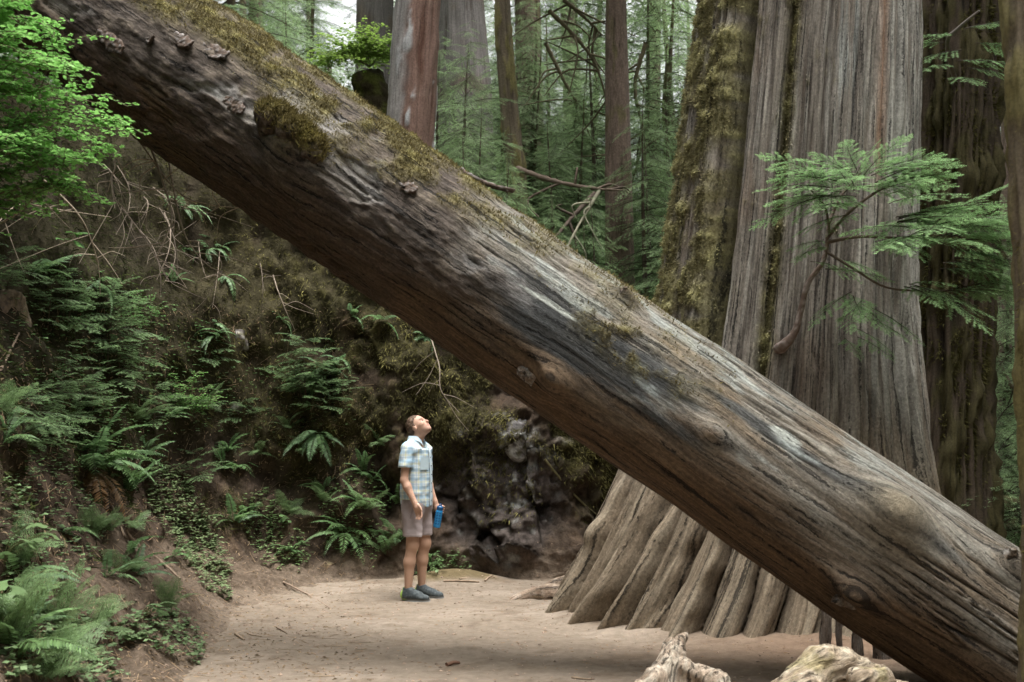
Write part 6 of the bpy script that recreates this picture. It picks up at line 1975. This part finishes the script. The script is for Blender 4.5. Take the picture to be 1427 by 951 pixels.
def stick(label, a, b, r, seed, bend=.04, col=(.27, .20, .14)):
    A, B = hit(*a)[0], hit(*b)[0]
    A[2] += r * .7; B[2] += r * .7
    M_ = (A + B) / 2 + np.array([RNG.normal(0, bend), RNG.normal(0, bend), r * .5])
    C = catmull([A, M_, B], 14)
    V, F = tube(C, np.linspace(r, r * .6, 14), 6)
    V = V + r * .4 * np.stack([fbm(V, 20, 2, seed=seed + k_) for k_ in range(3)], -1)
    tag(mk('stick', V, F, M_twig, None, tuple(C[0]), col=np.tile(col, (len(V), 1))), label, 'stick', 'sticks on the trail')
stick('long dry stick at the foot of the wall right of the man', (618, 811), (668, 812), .012, 1)
stick('second stick beside the long one at the foot of the wall', (640, 808), (690, 806), .010, 2)
stick('short stick slanting up the earth heap', (676, 811), (686, 803), .012, 3)
stick('short chunk of bark lying in the middle of the trail', (622, 929), (640, 926), .016, 4, .004, (.16, .09, .06))
stick('small pale stick at the left edge of the trail', (328, 885), (340, 893), .012, 5, .004)
stick('thin twig near the dirt slope on the trail', (345, 884), (365, 888), .006, 6)
stick('thin twig lying where the slope meets the trail', (385, 875), (400, 884), .006, 7, .01, (.2, .14, .1))
stick('splinter lying before the pale root spike', (805, 945), (825, 948), .007, 8)

# litter: needles, bark crumbs, bits of twig
so = Soup()
nl = 3600
for k_ in range(nl):
    x = RNG.uniform(-3.0, 3.6); y = RNG.uniform(6.6, 12.6)
    edge = min(1, abs(x + .2) / 2.2)
    if RNG.random() > .4 + .6 * edge: continue
    h = bvh_bank.ray_cast(Vector((x, y, 5)), Vector((0, 0, -1)))
    g = bvh_trail.ray_cast(Vector((x, y, 5)), Vector((0, 0, -1)))
    z_ = max(h[0].z if h[0] is not None else -9, g[0].z)
    if z_ > 1.2: continue
    a = RNG.uniform(0, 6.28); l = RNG.uniform(.004, .02); w = RNG.uniform(.001, .0035)
    d = np.array([math.cos(a), math.sin(a), 0]); s2 = np.array([-d[1], d[0], 0])
    c0 = np.array([x, y, z_ + .002])
    so.add(np.array([c0 - d * l - s2 * w, c0 - d * l + s2 * w, c0 + d * l + s2 * w * .5, c0 + d * l - s2 * w * .5, c0 + [0, 0, w * 1.2]]),
           [np.array([[0, 1, 4], [1, 2, 4], [2, 3, 4], [3, 0, 4]])], np.array([.17, .105, .06]) * RNG.uniform(.5, 2.0))
o = so.build('litter', M_twig, None, (0, 9, 0), False)
o['kind'] = 'stuff'; o['label'] = 'needles and bark crumbs scattered on the trail'

# twigs, needles and leaf scraps caught on the bank
so = Soup()
for k_ in range(5200):
    h = hit(RNG.uniform(0, 520), RNG.uniform(430, 950))
    if h[2] > 20: continue
    d = np.cross(h[1], RNG.normal(size=3)); d /= np.linalg.norm(d); s2 = np.cross(h[1], d)
    long_ = RNG.random() < .18
    l = RNG.uniform(.03, .10) if long_ else RNG.uniform(.006, .022); w = .0022 if long_ else RNG.uniform(.0015, .006)
    c0 = h[0] + h[1] * (.006 if long_ else .003)
    so.add(np.array([c0 - d * l - s2 * w, c0 - d * l + s2 * w, c0 + d * l + s2 * w * .5, c0 + d * l - s2 * w * .5, c0 + h[1] * w * 1.5]),
           [np.array([[0, 1, 4], [1, 2, 4], [2, 3, 4], [3, 0, 4]])], np.array([.19, .135, .085]) * RNG.uniform(.4, 1.9))
o = so.build('bank_litter', M_twig, None, (-2, 9, 0), False)
o['kind'] = 'stuff'; o['label'] = 'dead twigs and needles caught on the bank'
# little clods and pebbles pressed into the dirt
so = Soup()
oc = np.array([(1, 0, 0), (-1, 0, 0), (0, 1, 0), (0, -1, 0), (0, 0, 1), (0, 0, -1)], float)
of = np.array([(0, 2, 4), (2, 1, 4), (1, 3, 4), (3, 0, 4), (2, 0, 5), (1, 2, 5), (3, 1, 5), (0, 3, 5)])
for k_ in range(2600):
    x = RNG.uniform(-2.9, 3.2); y = RNG.uniform(6.6, 12.4)
    z_ = ground_at(x, y)
    if z_ > .8: continue
    r = .004 + .010 * RNG.random() ** 4
    so.add(oc * r * RNG.uniform(.6, 1.4, (6, 3)) * [1.2, 1.2, .8] + [x, y, z_ + r * .2], of, np.array([.27, .20, .15]) * RNG.uniform(.5, 1.4))
o = so.build('grit', M_twig, None, (0, 9, 0), False)
o['kind'] = 'stuff'; o['label'] = 'grit and clods on the trail'
